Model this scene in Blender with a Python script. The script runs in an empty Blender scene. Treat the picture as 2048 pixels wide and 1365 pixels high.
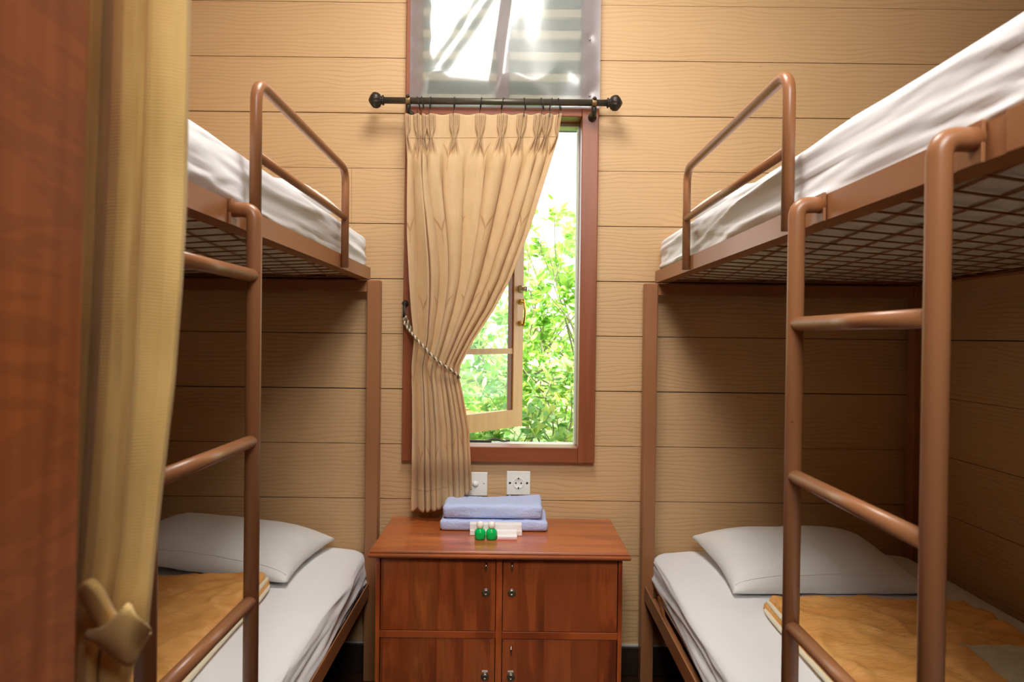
import bpy, bmesh, math, random
from mathutils import Vector, Matrix, noise
R = math.radians
PI = math.pi
scene = bpy.context.scene
col = scene.collection
EYE = 1.23
F = 1353.0
# ---------------------------------------------------------------- camera
cam_d = bpy.data.cameras.new('camera')
cam_d.sensor_width = 36
cam_d.lens = 36 * F / 2048
cam_d.clip_start = 0.05
cam = bpy.data.objects.new('camera', cam_d)
col.objects.link(cam)
cam.matrix_world = Matrix.Translation((0, 0, EYE)) @ Matrix.Rotation(R(90 - 0.42), 4, 'X') @ Matrix.Rotation(R(0.69), 4, 'Z')
scene.camera = cam
cam_d.dof.use_dof = True
cam_d.dof.focus_distance = 2.15
cam_d.dof.aperture_fstop = 6.3
# ---------------------------------------------------------------- view, world, lights
vs = scene.view_settings
vs.view_transform = 'Standard'
vs.look = 'None'
vs.gamma = 1
vs.use_curve_mapping = False
vs.exposure = 0.0
scene.cycles.max_bounces = 10
scene.cycles.transparent_max_bounces = 16
scene.cycles.caustics_reflective = False
scene.cycles.caustics_refractive = False
scene.cycles.sample_clamp_indirect = 6
world = bpy.data.worlds.new('world')
scene.world = world
world.use_nodes = True
wb = world.node_tree.nodes['Background']
wb.inputs[0].default_value = (0.93, 0.97, 1.0, 1)
wb.inputs[1].default_value = 4.0

def light(name, kind, loc, target, power, color, size=None, size_y=None, angle=None):
    d = bpy.data.lights.new(name, kind)
    d.energy = power
    d.color = color
    if size:
        d.shape = 'RECTANGLE'
        d.size = size
        d.size_y = size_y or size
    if angle:
        d.angle = angle
    o = bpy.data.objects.new(name, d)
    col.objects.link(o)
    o.location = loc
    o.rotation_euler = (Vector(target) - Vector(loc)).to_track_quat('-Z', 'Y').to_euler()
    return o

light('sunlight', 'SUN', (0, -3, 9), (0.6, 1.0, 0), 17.0, (1.0, 0.97, 0.88), angle=R(3))
light('ceiling_lamp_light', 'AREA', (-0.05, 1.38, 2.9), (-0.05, 1.39, 0), 31, (1.0, 0.97, 0.92), 0.55, 0.7)
light('corridor_fill', 'AREA', (0.1, -0.7, 2.75), (0.0, 1.9, 1.5), 62, (1.0, 0.98, 0.95), 1.0, 0.8)  # soft fill lamp added high behind the camera, like bounced flash

# ---------------------------------------------------------------- mesh helpers
def P(px, py, y):
    """point of the plane at depth y seen at a photo pixel (levelled for the lens roll)"""
    tx = px + 0.012 * (py - 682.5) - 1024
    tz = 672 - (py - 0.012 * (px - 1024))
    return Vector((tx * y / F, y, EYE + tz * y / F))

def mesh_from(verts, faces, smooth=True):
    me = bpy.data.meshes.new('m')
    me.from_pydata([tuple(v) for v in verts], [], faces)
    me.validate()
    if smooth:
        me.polygons.foreach_set('use_smooth', [True] * len(me.polygons))
    return me

class MB:
    def __init__(self):
        self.v = []
        self.f = []
        self.s = []
    def add(self, vs_, fs, smooth=True):
        b = len(self.v)
        self.v += [Vector(p) for p in vs_]
        self.f += [tuple(i + b for i in f) for f in fs]
        self.s += [smooth] * len(fs)
        return self
    def box(self, x0, x1, y0, y1, z0, z1, bev=0.0, seg=2):
        if bev <= 0:
            vs_ = [(x, y, z) for z in (z0, z1) for y in (y0, y1) for x in (x0, x1)]
            self.add(vs_, [(0, 2, 3, 1), (4, 5, 7, 6), (0, 1, 5, 4), (2, 6, 7, 3), (0, 4, 6, 2), (1, 3, 7, 5)], False)
        else:
            bm = bmesh.new()
            bmesh.ops.create_cube(bm, size=1)
            for v in bm.verts:
                v.co = Vector(((x0 + x1) / 2 + v.co.x * (x1 - x0), (y0 + y1) / 2 + v.co.y * (y1 - y0), (z0 + z1) / 2 + v.co.z * (z1 - z0)))
            bmesh.ops.bevel(bm, geom=bm.edges[:], offset=bev, segments=seg, affect='EDGES', profile=0.5)
            bm.verts.index_update()
            self.add([v.co.copy() for v in bm.verts], [tuple(v.index for v in f.verts) for f in bm.faces], False)
            bm.free()
        return self
    def obox(self, c, ax, ay, az, hx, hy, hz):
        """oriented box: centre, unit axes, half sizes"""
        vs_ = [Vector(c) + ax * (sx * hx) + ay * (sy * hy) + az * (sz * hz) for sz in (-1, 1) for sy in (-1, 1) for sx in (-1, 1)]
        return self.add(vs_, [(0, 2, 3, 1), (4, 5, 7, 6), (0, 1, 5, 4), (2, 6, 7, 3), (0, 4, 6, 2), (1, 3, 7, 5)], False)
    def tube(self, pts, r, seg=20, caps=True, radii=None):
        pts = [Vector(p) for p in pts]
        n = len(pts)
        t0 = (pts[1] - pts[0]).normalized()
        up = Vector((0, 0, 1)) if abs(t0.z) < 0.9 else Vector((0, 1, 0))
        nrm = t0.cross(up).normalized()
        rings = []
        prev = t0
        for i in range(n):
            if i == 0: t = t0
            elif i == n - 1: t = (pts[i] - pts[i - 1]).normalized()
            else: t = ((pts[i] - pts[i - 1]).normalized() + (pts[i + 1] - pts[i]).normalized()).normalized()
            q = prev.rotation_difference(t)
            nrm = (q @ nrm).normalized()
            prev = t
            b = t.cross(nrm)
            rr = radii[i] if radii else r
            rings.append([pts[i] + (nrm * math.cos(2 * PI * k / seg) + b * math.sin(2 * PI * k / seg)) * rr for k in range(seg)])
        vs_ = [p for rg in rings for p in rg]
        fs = []
        for i in range(n - 1):
            for k in range(seg):
                a, b = i * seg + k, i * seg + (k + 1) % seg
                fs.append((a, b, b + seg, a + seg))
        if caps:
            fs.append(tuple(range(seg - 1, -1, -1)))
            fs.append(tuple((n - 1) * seg + k for k in range(seg)))
        return self.add(vs_, fs)
    def lathe(self, prof, origin, axis=(0, 0, 1), seg=32, flute=0, nflute=8):
        az = Vector(axis).normalized()
        ax = az.orthogonal().normalized()
        ay = az.cross(ax)
        o = Vector(origin)
        vs_ = []
        for (r, h) in prof:
            for k in range(seg):
                a = 2 * PI * k / seg
                rr = r * (1 + flute * abs(math.sin(a * nflute / 2)) - flute / 2)
                vs_.append(o + az * h + (ax * math.cos(a) + ay * math.sin(a)) * rr)
        fs = []
        for i in range(len(prof) - 1):
            for k in range(seg):
                a, b = i * seg + k, i * seg + (k + 1) % seg
                fs.append((a, b, b + seg, a + seg))
        fs.append(tuple(range(seg - 1, -1, -1)))
        fs.append(tuple((len(prof) - 1) * seg + k for k in range(seg)))
        return self.add(vs_, fs)
    def prism(self, poly, x0, x1, axis='x', smooth=False):
        """extrude a 2-D polygon; axis x: poly is (y,z); axis y: poly is (x,z)"""
        n = len(poly)
        mk = (lambda t, a, b: (t, a, b)) if axis == 'x' else (lambda t, a, b: (a, t, b))
        vs_ = [mk(x0, a, b) for a, b in poly] + [mk(x1, a, b) for a, b in poly]
        fs = [(i, (i + 1) % n, (i + 1) % n + n, i + n) for i in range(n)]
        fs += [tuple(range(n - 1, -1, -1)), tuple(range(n, 2 * n))]
        return self.add(vs_, fs, smooth)
    def grid(self, nu, nv, fn):
        vs_ = [fn(i / nu, j / nv) for j in range(nv + 1) for i in range(nu + 1)]
        w = nu + 1
        return self.add(vs_, [(j * w + i, j * w + i + 1, (j + 1) * w + i + 1, (j + 1) * w + i) for j in range(nv) for i in range(nu)])
    def build(self, name, mat, parent=None, loc=None, local=False, fix=True):
        off = Vector((0, 0, 0))
        if not local:
            if loc is not None:
                off = Vector(loc)
            elif parent is not None:
                r = parent
                while r.parent: r = r.parent
                off = Vector(r.location)
        me = bpy.data.meshes.new(name)
        me.from_pydata([tuple(p - off) for p in self.v], [], self.f)
        me.polygons.foreach_set('use_smooth', self.s)
        me.update()
        if fix:
            bm = bmesh.new(); bm.from_mesh(me)
            bmesh.ops.recalc_face_normals(bm, faces=bm.faces)
            bm.to_mesh(me); bm.free()
        me.materials.append(mat)
        o = bpy.data.objects.new(name, me)
        col.objects.link(o)
        if parent is not None:
            o.parent = parent
        elif loc is not None:
            o.location = loc
        return o

def tag(o, label=None, cat=None, group=None, kind=None):
    if label: o['label'] = label
    if cat: o['category'] = cat
    if group: o['group'] = group
    if kind: o['kind'] = kind
    return o

def thing(name, loc, label=None, cat=None, group=None, kind=None):
    o = bpy.data.objects.new(name, None)
    o.empty_display_size = 0.05
    col.objects.link(o)
    o.location = loc
    return tag(o, label, cat, group, kind)

def copy_tree(o, parent=None):
    c = o.copy(); col.objects.link(c)
    c.parent = parent
    for ch in list(o.children):
        copy_tree(ch, c)
    return c

def bend(pts, r, n=8):
    """round the corners of a polyline"""
    pts = [Vector(p) for p in pts]
    out = [pts[0]]
    for i in range(1, len(pts) - 1):
        a = (pts[i - 1] - pts[i]); b = (pts[i + 1] - pts[i])
        rr = min(r, a.length * 0.49, b.length * 0.49)
        p0 = pts[i] + a.normalized() * rr; p1 = pts[i] + b.normalized() * rr
        for k in range(n + 1):
            t = k / n
            out.append(p0 * (1 - t) ** 2 + pts[i] * 2 * t * (1 - t) + p1 * t * t)
    out.append(pts[-1])
    return out

def catmull(pts, n=10):
    pts = [Vector(p) for p in pts]
    q = [pts[0] * 2 - pts[1]] + pts + [pts[-1] * 2 - pts[-2]]
    out = []
    for i in range(1, len(q) - 2):
        for k in range(n):
            t = k / n
            out.append(0.5 * ((2 * q[i]) + (-q[i - 1] + q[i + 1]) * t + (2 * q[i - 1] - 5 * q[i] + 4 * q[i + 1] - q[i + 2]) * t * t + (-q[i - 1] + 3 * q[i] - 3 * q[i + 1] + q[i + 2]) * t ** 3))
    out.append(pts[-1])
    return out

def lerp_tab(tab, t):
    if t <= tab[0][0]: return tab[0][1]
    for (a, x), (b, y) in zip(tab, tab[1:]):
        if t <= b:
            return x + (y - x) * (t - a) / (b - a)
    return tab[-1][1]

def smooth(a, b, t):
    t = max(0, min(1, (t - a) / (b - a)))
    return t * t * (3 - 2 * t)

def N3(x, y, z): return noise.noise(Vector((x, y, z)))

# ---------------------------------------------------------------- materials
def srgb(r, g, b):
    f = lambda c: (c / 255 / 12.92) if c / 255 <= 0.04045 else ((c / 255 + 0.055) / 1.055) ** 2.4
    return (f(r), f(g), f(b), 1)

class NT:
    def __init__(self, name):
        self.m = bpy.data.materials.new(name)
        self.m.use_nodes = True
        self.t = self.m.node_tree
        self.b = self.t.nodes['Principled BSDF']
        self.out = self.t.nodes['Material Output']
    def n(self, typ, **kw):
        nd = self.t.nodes.new('ShaderNode' + typ)
        for k, v in kw.items():
            if k.startswith('i_'):
                nd.inputs[k[2:].replace('_', ' ')].default_value = v
            else:
                setattr(nd, k, v)
        return nd
    def l(self, a, b): self.t.links.new(a, b)
    def math(self, op, a, b=None, c=None, clamp=False):
        nd = self.t.nodes.new('ShaderNodeMath'); nd.operation = op; nd.use_clamp = clamp
        for i, x in enumerate((a, b, c)):
            if x is None: continue
            if isinstance(x, (int, float)): nd.inputs[i].default_value = x
            else: self.l(x, nd.inputs[i])
        return nd.outputs[0]
    def coord(self, kind='Object', scale=(1, 1, 1), rot=(0, 0, 0)):
        tc = self.n('TexCoord'); mp = self.n('Mapping')
        mp.inputs['Scale'].default_value = scale
        mp.inputs['Rotation'].default_value = rot
        self.l(tc.outputs[kind], mp.inputs['Vector'])
        return mp.outputs[0]
    def noise(self, vec, scale=5, detail=4, rough=0.5, dist=0):
        nd = self.n('TexNoise')
        nd.inputs['Scale'].default_value = scale
        nd.inputs['Detail'].default_value = detail
        nd.inputs['Roughness'].default_value = rough
        nd.inputs['Distortion'].default_value = dist
        self.l(vec, nd.inputs['Vector'])
        return nd.outputs['Fac']
    def ramp(self, fac, stops, interp='LINEAR'):
        nd = self.n('ValToRGB')
        nd.color_ramp.interpolation = interp
        el = nd.color_ramp.elements
        el[0].position, el[0].color = stops[0]
        el[1].position, el[1].color = stops[-1]
        for p, c in stops[1:-1]:
            e = el.new(p); e.color = c
        self.l(fac, nd.inputs[0])
        return nd.outputs[0]
    def mix(self, fac, a, b, blend='MIX'):
        nd = self.n('Mix', data_type='RGBA', blend_type=blend)
        if isinstance(fac, (int, float)): nd.inputs[0].default_value = fac
        else: self.l(fac, nd.inputs[0])
        for i, x in ((6, a), (7, b)):
            if isinstance(x, tuple): nd.inputs[i].default_value = x
            else: self.l(x, nd.inputs[i])
        return nd.outputs[2]
    def color(self, c):
        if isinstance(c, tuple): self.b.inputs['Base Color'].default_value = c
        else: self.l(c, self.b.inputs['Base Color'])
    def bump(self, h, strength=0.3, dist=0.002, prev=None):
        nd = self.n('Bump')
        nd.inputs['Strength'].default_value = strength
        nd.inputs['Distance'].default_value = dist
        self.l(h, nd.inputs['Height'])
        if prev is not None: self.l(prev, nd.inputs['Normal'])
        self.l(nd.outputs[0], self.b.inputs['Normal'])
        return nd.outputs[0]
    def set(self, **kw):
        for k, v in kw.items():
            self.b.inputs[k.replace('_', ' ')].default_value = v
        return self

def simple(name, c, rough=0.5, metal=0.0, bumps=None, spec=None, vary=0.0):
    t = NT(name)
    if vary:
        n = t.noise(t.coord(), 14, 3)
        t.color(t.ramp(n, [(0.3, tuple(x * (1 - vary) for x in c[:3]) + (1,)), (0.7, tuple(min(1, x * (1 + vary)) for x in c[:3]) + (1,))]))
    else:
        t.color(c)
    t.set(Roughness=rough, Metallic=metal)
    if spec is not None: t.b.inputs['Specular IOR Level'].default_value = spec
    if bumps: t.bump(t.noise(t.coord(), bumps[0], 4), bumps[1], bumps[2])
    return t.m

def wall_material():
    t = NT('painted_siding')
    tc = t.n('TexCoord'); sp = t.n('SeparateXYZ'); t.l(tc.outputs['Object'], sp.inputs[0])
    along = t.math('ADD', sp.outputs[0], sp.outputs[1])
    row = t.math('FLOOR', t.math('DIVIDE', t.math('SUBTRACT', sp.outputs[2], 0.033), 0.2))
    cx = t.n('CombineXYZ')
    t.l(t.math('ADD', t.math('MULTIPLY', along, 3.6), t.math('MULTIPLY', row, 7.31)), cx.inputs[0])
    t.l(t.math('MULTIPLY', row, 3.7), cx.inputs[1])
    t.l(t.math('MULTIPLY', sp.outputs[2], 11.0), cx.inputs[2])
    field = t.noise(cx.outputs[0], 1.0, 1.6, 0.45, 0.2)
    lines = t.math('SINE', t.math('ADD', t.math('MULTIPLY', sp.outputs[2], 430.0), t.math('MULTIPLY', field, 22.0)))
    patch = t.noise(t.coord('Object', (2.2, 2.2, 9)), 1.3, 2)
    groove = t.math('MULTIPLY', t.math('POWER', t.math('MULTIPLY_ADD', lines, 0.5, 0.5), 4.0), t.math('MULTIPLY_ADD', patch, 1.6, -0.15, clamp=True))
    fine = t.noise(t.coord('Object', (2, 2, 90)), 3, 3)
    big = t.noise(t.coord('Object', (1.2, 1.2, 2.0)), 1.6, 3)
    base = t.ramp(big, [(0.3, srgb(200, 162, 116)), (0.7, srgb(207, 169, 122))])
    c = t.mix(t.math('MULTIPLY', groove, 0.30), base, srgb(150, 108, 64))
    spots = t.n('TexVoronoi'); t.l(t.coord('Object', (1, 1, 1)), spots.inputs['Vector']); spots.inputs['Scale'].default_value = 5.5
    knot = t.math('LESS_THAN', spots.outputs['Distance'], 0.013)
    c = t.mix(t.math('MULTIPLY', knot, 0.45), c, srgb(110, 70, 38))
    t.color(c)
    t.set(Roughness=0.55)
    h = t.math('ADD', t.math('MULTIPLY', groove, -1.0), t.math('MULTIPLY', fine, 0.35))
    t.bump(h, 0.36, 0.0012)
    return t.m

def cabinet_wood(name, axis='z', dark=1.0, planks=0.085, seed=0.0, tint=0.0):
    """varnished reddish teak with boards of differing tone running along one axis"""
    t = NT(name)
    tc = t.n('TexCoord'); sp = t.n('SeparateXYZ'); t.l(tc.outputs['Object'], sp.inputs[0])
    if axis == 'z': across, along = sp.outputs[0], sp.outputs[2]
    else: across, along = sp.outputs[1], sp.outputs[0]
    cell = t.math('FLOOR', t.math('ADD', t.math('DIVIDE', across, planks), seed))
    wn = t.n('TexWhiteNoise', noise_dimensions='1D'); t.l(cell, wn.inputs['W'])
    cx = t.n('CombineXYZ')
    t.l(t.math('ADD', t.math('MULTIPLY', across, 9.0), t.math('MULTIPLY', cell, 5.3)), cx.inputs[0])
    t.l(t.math('MULTIPLY', along, 1.6), cx.inputs[2])
    t.l(t.math('MULTIPLY', wn.outputs[0], 9.0), cx.inputs[1])
    f = t.noise(cx.outputs[0], 1.2, 3, 0.5, 0.6)
    rings = t.math('MULTIPLY_ADD', t.math('SINE', t.math('MULTIPLY', f, 42)), 0.5, 0.5)
    cx2 = t.n('CombineXYZ')
    t.l(t.math('MULTIPLY', across, 260.0), cx2.inputs[0]); t.l(t.math('MULTIPLY', along, 9.0), cx2.inputs[2])
    pores = t.noise(cx2.outputs[0], 1.0, 2)
    d = dark
    c0 = t.ramp(f, [(0.3, tuple(x * d for x in srgb(98, 36, 14)[:3]) + (1,)), (0.5, tuple(x * d for x in srgb(150, 66, 28)[:3]) + (1,)), (0.72, tuple(x * d for x in srgb(184, 98, 46)[:3]) + (1,))])
    c1 = t.mix(t.math('MULTIPLY', rings, 0.25), c0, tuple(x * d for x in srgb(64, 27, 12)[:3]) + (1,))
    c2 = t.mix(t.math('MULTIPLY', t.math('GREATER_THAN', pores, 0.58), 0.22), c1, srgb(50, 20, 8))
    cx3 = t.n('CombineXYZ')
    t.l(t.math('ADD', t.math('MULTIPLY', across, 22.0), t.math('MULTIPLY', cell, 3.1)), cx3.inputs[0]); t.l(t.math('MULTIPLY', along, 2.2), cx3.inputs[2]); t.l(t.math('MULTIPLY', cell, 4.4), cx3.inputs[1])
    streak = t.noise(cx3.outputs[0], 1.0, 3, 0.6, 0.5)
    sm = t.n('MapRange'); t.l(streak, sm.inputs[0]); sm.inputs[1].default_value = 0.5; sm.inputs[2].default_value = 0.68
    c2 = t.mix(t.math('MULTIPLY', sm.outputs[0], 0.4 if axis == 'z' else 0.25), c2, srgb(58, 24, 11))
    tone = t.mix(t.math('MULTIPLY', wn.outputs[0], 0.5), c2, tuple(x * d for x in srgb(160, 80, 38)[:3]) + (1,))
    if tint: tone = t.mix(tint, tone, srgb(178, 116, 66))
    t.color(tone)
    t.set(Roughness=0.28)
    t.b.inputs['Coat Weight'].default_value = 0.35
    t.b.inputs['Coat Roughness'].default_value = 0.12
    t.bump(pores, 0.12, 0.0006)
    return t.m

def trim_wood(name, c0, c1, axis='z', rough=0.4, scale=1.0):
    t = NT(name)
    s = {'z': (30 * scale, 30 * scale, 1.6 * scale), 'x': (1.6 * scale, 30 * scale, 30 * scale), 'y': (30 * scale, 1.6 * scale, 30 * scale)}[axis]
    f = t.noise(t.coord('Object', s), 1.0, 5, 0.6, 0.4)
    t.color(t.ramp(f, [(0.3, c0), (0.7, c1)]))
    t.set(Roughness=rough)
    t.bump(f, 0.15, 0.001)
    return t.m

def metal_paint():
    t = NT('brown_enamel')
    n = t.noise(t.coord('Object'), 30, 4)
    n2 = t.noise(t.coord('Object'), 3.0, 2)
    c = t.ramp(n2, [(0.3, srgb(149, 98, 62)), (0.7, srgb(159, 107, 69))])
    chip = t.math('GREATER_THAN', t.noise(t.coord('Object'), 45, 2), 0.745)
    t.color(t.mix(t.math('MULTIPLY', chip, 0.6), c, srgb(96, 52, 32)))
    t.set(Roughness=0.34)
    t.bump(n, 0.08, 0.001)
    return t.m

def fabric(name, c, weave=900, rough=0.9, wr=0.25, wscale=7, trans=0.0, stretch=(1, 1, 1), wdist=0.006, vary=0.03):
    t = NT(name)
    n = t.noise(t.coord('Object', stretch), wscale, 4, 0.55, 0.5)
    w = t.noise(t.coord('Object'), weave, 1)
    lo = tuple(x * (1 - vary) for x in c[:3]) + (1,)
    t.color(t.ramp(n, [(0.3, lo), (0.7, c)]))
    t.set(Roughness=rough)
    t.b.inputs['Specular IOR Level'].default_value = 0.2
    t.b.inputs['Sheen Weight'].default_value = 0.15
    b = t.bump(n, wr, wdist)
    t.bump(w, 0.15, 0.0006, b)
    return t.m

def curtain_material():
    t = NT('jacquard_curtain')
    uv = t.n('UVMap'); sp = t.n('SeparateXYZ'); t.l(uv.outputs[0], sp.inputs[0])
    u, v = sp.outputs[0], sp.outputs[1]
    CW, CH = 0.085, 0.27
    cu = t.math('DIVIDE', u, CW)
    cell = t.math('FLOOR', cu)
    odd = t.math('MODULO', t.math('ADD', cell, 100.0), 2.0)
    fu = t.math('MULTIPLY', t.math('SUBTRACT', t.math('FRACT', cu), 0.5), CW)
    fu = t.math('MULTIPLY', fu, 0.62)
    fv = t.math('MULTIPLY', t.math('SUBTRACT', t.math('FRACT', t.math('ADD', t.math('DIVIDE', v, CH), t.math('MULTIPLY', odd, 0.04))), 0.5), CH)
    fv = t.math('MULTIPLY', fv, 0.62)
    def dist(cx, cy, uu):
        a = t.math('SUBTRACT', uu, cx); b = t.math('SUBTRACT', fv, cy)
        return t.math('SQRT', t.math('ADD', t.math('MULTIPLY', a, a), t.math('MULTIPLY', b, b)))
    au = t.math('ABSOLUTE', fu)
    leaf_out = t.math('LESS_THAN', dist(0.0366, -0.0096, au), 0.0367)
    leaf_in = t.math('GREATER_THAN', dist(0.1816, -0.098, au), 0.2011)
    leaf = t.math('MULTIPLY', leaf_out, leaf_in)
    stem = t.math('MULTIPLY', t.math('LESS_THAN', au, 0.0008), t.math('LESS_THAN', t.math('ABSOLUTE', t.math('ADD', fv, 0.022)), 0.013))
    half = t.math('FRACT', t.math('MULTIPLY', t.math('ADD', cell, t.math('FLOOR', t.math('DIVIDE', v, CH))), 0.5))
    mask = t.math('MULTIPLY', t.math('MAXIMUM', leaf, stem), t.math('LESS_THAN', half, 0.3), clamp=True)
    n = t.noise(t.coord('Object', (1, 1, 0.25)), 60, 2)
    base = t.ramp(n, [(0.3, srgb(209, 183, 138)), (0.7, srgb(220, 194, 150))])
    c = t.mix(t.math('MULTIPLY', mask, 0.65), base, srgb(164, 114, 70))
    t.color(c)
    t.set(Roughness=0.62)
    t.b.inputs['Sheen Weight'].default_value = 0.2
    wv = t.noise(t.coord('Object'), 700, 1)
    t.bump(wv, 0.2, 0.0008)
    tr = t.n('BsdfTranslucent')
    tr.inputs[0].default_value = srgb(244, 190, 110)
    mx = t.n('MixShader'); mx.inputs[0].default_value = 0.33
    t.l(t.b.outputs[0], mx.inputs[1]); t.l(tr.outputs[0], mx.inputs[2]); t.l(mx.outputs[0], t.out.inputs[0])
    return t.m

def ribbed_material():
    t = NT('ribbed_curtain')
    tc = t.n('TexCoord'); sp = t.n('SeparateXYZ'); t.l(tc.outputs['Object'], sp.inputs[0])
    wob = t.noise(t.coord('Object', (1, 1, 1)), 9, 2)
    rib = t.math('SINE', t.math('MULTIPLY', t.math('ADD', sp.outputs[2], t.math('MULTIPLY', wob, 0.012)), 2 * PI / 0.0027))
    n = t.noise(t.coord('Object', (1, 1, 0.3)), 40, 3)
    base = t.ramp(n, [(0.3, srgb(212, 174, 100)), (0.7, srgb(226, 190, 118))])
    t.color(t.mix(t.math('MULTIPLY_ADD', rib, 0.09, 0.09), base, srgb(160, 118, 62)))
    t.set(Roughness=0.8)
    t.b.inputs['Sheen Weight'].default_value = 0.2
    t.bump(rib, 0.35, 0.0007)
    return t.m

def quilt_material(name, patch=None):
    t = NT(name)
    tc = t.n('TexCoord'); sp = t.n('SeparateXYZ'); t.l(tc.outputs['Object'], sp.inputs[0])
    n = t.noise(t.coord('Object', (1.0, 2.2, 1)), 9, 4, 0.55, 0.8)
    c = t.ramp(n, [(0.25, srgb(218, 150, 72)), (0.75, srgb(238, 180, 106))])
    if patch:
        px, py = patch
        m = t.math('MULTIPLY', t.math('GREATER_THAN', sp.outputs[0], px), t.math('LESS_THAN', sp.outputs[1], py))
        c = t.mix(m, c, srgb(206, 198, 164))
    t.color(c)
    t.set(Roughness=0.6)
    b_ = t.bump(n, 0.6, 0.014)
    t.bump(t.noise(t.coord('Object', (1, 3.0, 1)), 22, 3, 0.6, 1.2), 0.5, 0.006, b_)
    return t.m

def leaf_material(name, cols):
    t = NT(name)
    g = t.n('NewGeometry')
    stops = [(i / (len(cols) - 1), c) for i, c in enumerate(cols)]
    c = t.ramp(g.outputs['Random Per Island'], stops)
    t.color(c)
    t.set(Roughness=0.42)
    tr = t.n('BsdfTranslucent'); t.l(t.mix(0.5, c, srgb(196, 232, 92)), tr.inputs[0])
    mx = t.n('MixShader'); mx.inputs[0].default_value = 0.4
    t.l(t.b.outputs[0], mx.inputs[1]); t.l(tr.outputs[0], mx.inputs[2]); t.l(mx.outputs[0], t.out.inputs[0])
    return t.m

def glass_material(name, c=(0.93, 0.97, 0.95, 1), rough=0.0):
    t = NT(name)
    tr = t.n('BsdfTransparent'); tr.inputs[0].default_value = c
    gl = t.n('BsdfGlossy'); gl.inputs['Roughness'].default_value = rough
    lw = t.n('LayerWeight'); lw.inputs[0].default_value = 0.5
    mx = t.n('MixShader')
    t.l(t.math('MULTIPLY_ADD', t.math('POWER', lw.outputs['Facing'], 5.0), 0.5, 0.03), mx.inputs[0]); t.l(tr.outputs[0], mx.inputs[1]); t.l(gl.outputs[0], mx.inputs[2]); t.l(mx.outputs[0], t.out.inputs[0])
    return t.m

def plastic_film():
    t = NT('clear_plastic_film')
    tr = t.n('BsdfTransparent'); tr.inputs[0].default_value = (0.86, 0.88, 0.93, 1)
    gl = t.n('BsdfGlossy'); gl.inputs['Roughness'].default_value = 0.24
    df = t.n('BsdfDiffuse'); df.inputs[0].default_value = (0.72, 0.80, 0.92, 1)
    tl = t.n('BsdfTranslucent'); tl.inputs[0].default_value = (0.85, 0.88, 0.93, 1)
    m0 = t.n('MixShader'); m0.inputs[0].default_value = 0.5
    t.l(df.outputs[0], m0.inputs[1]); t.l(tl.outputs[0], m0.inputs[2])
    m1 = t.n('MixShader'); m1.inputs[0].default_value = 0.45
    t.l(tr.outputs[0], m1.inputs[1]); t.l(m0.outputs[0], m1.inputs[2])
    m2 = t.n('MixShader'); m2.inputs[0].default_value = 0.22
    n = t.noise(t.coord('Object', (1, 1, 0.5)), 14, 2)
    bp = t.n('Bump'); bp.inputs['Strength'].default_value = 0.12; bp.inputs['Distance'].default_value = 0.004
    t.l(n, bp.inputs['Height']); t.l(bp.outputs[0], gl.inputs['Normal'])
    t.l(m1.outputs[0], m2.inputs[1]); t.l(gl.outputs[0], m2.inputs[2]); t.l(m2.outputs[0], t.out.inputs[0])
    return t.m

M = {}
M['siding'] = wall_material()
M['backing'] = simple('wall_gap_shadow_board', srgb(60, 38, 20), 0.9)
M['ceiling'] = simple('ceiling_paint', srgb(242, 238, 228), 0.8, bumps=(40, 0.1, 0.002))
M['dim'] = simple('brown_corridor_paint', srgb(120, 84, 54), 0.8)
M['floor'] = trim_wood('dark_floor_boards', srgb(38, 20, 12), srgb(66, 36, 20), 'y', 0.35)
M['base'] = trim_wood('dark_baseboard', srgb(34, 22, 16), srgb(48, 32, 22), 'x', 0.5)
M['trim'] = trim_wood('window_frame_wood_upright', srgb(128, 66, 36), srgb(148, 82, 48), 'z', 0.38)
M['trim_h'] = trim_wood('window_frame_wood_level', srgb(128, 66, 36), srgb(148, 82, 48), 'x', 0.38)
M['sash'] = trim_wood('sash_wood', srgb(204, 146, 88), srgb(220, 166, 106), 'z', 0.4)
M['reveal'] = simple('pale_reveal_paint', srgb(196, 196, 184), 0.6)
t = NT('door_frame_wood')
f = t.noise(t.coord('Object', (26, 26, 1.4)), 1.0, 5, 0.6, 0.5)
cu_ = t.noise(t.coord('Object', (9, 9, 42), (0, 0.25, 0)), 1.0, 3, 0.55, 1.4)
c = t.ramp(f, [(0.3, srgb(136, 64, 24)), (0.7, srgb(188, 106, 50))])
t.color(t.mix(t.math('MULTIPLY', t.math('GREATER_THAN', cu_, 0.52), 0.22), c, srgb(96, 42, 16)))
t.set(Roughness=0.42)
t.bump(cu_, 0.2, 0.001)
M['post'] = t.m
M['metal'] = metal_paint()
M['iron'] = simple('dark_bronze_iron', srgb(58, 52, 46), 0.42, 0.6, bumps=(120, 0.1, 0.001))
M['rod'] = simple('grey_green_rod_metal', srgb(84, 78, 66), 0.38, 0.5)
M['band'] = simple('aged_brass_band', srgb(132, 104, 66), 0.45, 0.6)
M['brass'] = simple('polished_brass', srgb(214, 168, 70), 0.2, 1.0)
M['chrome'] = simple('nickel', srgb(196, 192, 184), 0.22, 1.0)
M['lock'] = simple('dull_lock_nickel', srgb(150, 138, 118), 0.35, 0.9)
M['dark'] = simple('black_hole', srgb(22, 20, 18), 0.7)
M['door_wood'] = cabinet_wood('cabinet_door_teak', 'z', 1.12, 0.083, 0.3, 0.06)
M['carcass'] = cabinet_wood('cabinet_frame_teak', 'z', 1.45, 0.5, 0.5)
M['carcass_h'] = cabinet_wood('cabinet_rail_teak', 'x', 1.25, 0.5, 0.2)
M['top_wood'] = cabinet_wood('cabinet_top_teak', 'x', 1.5, 0.11, 0.1, 0.3)
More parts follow.
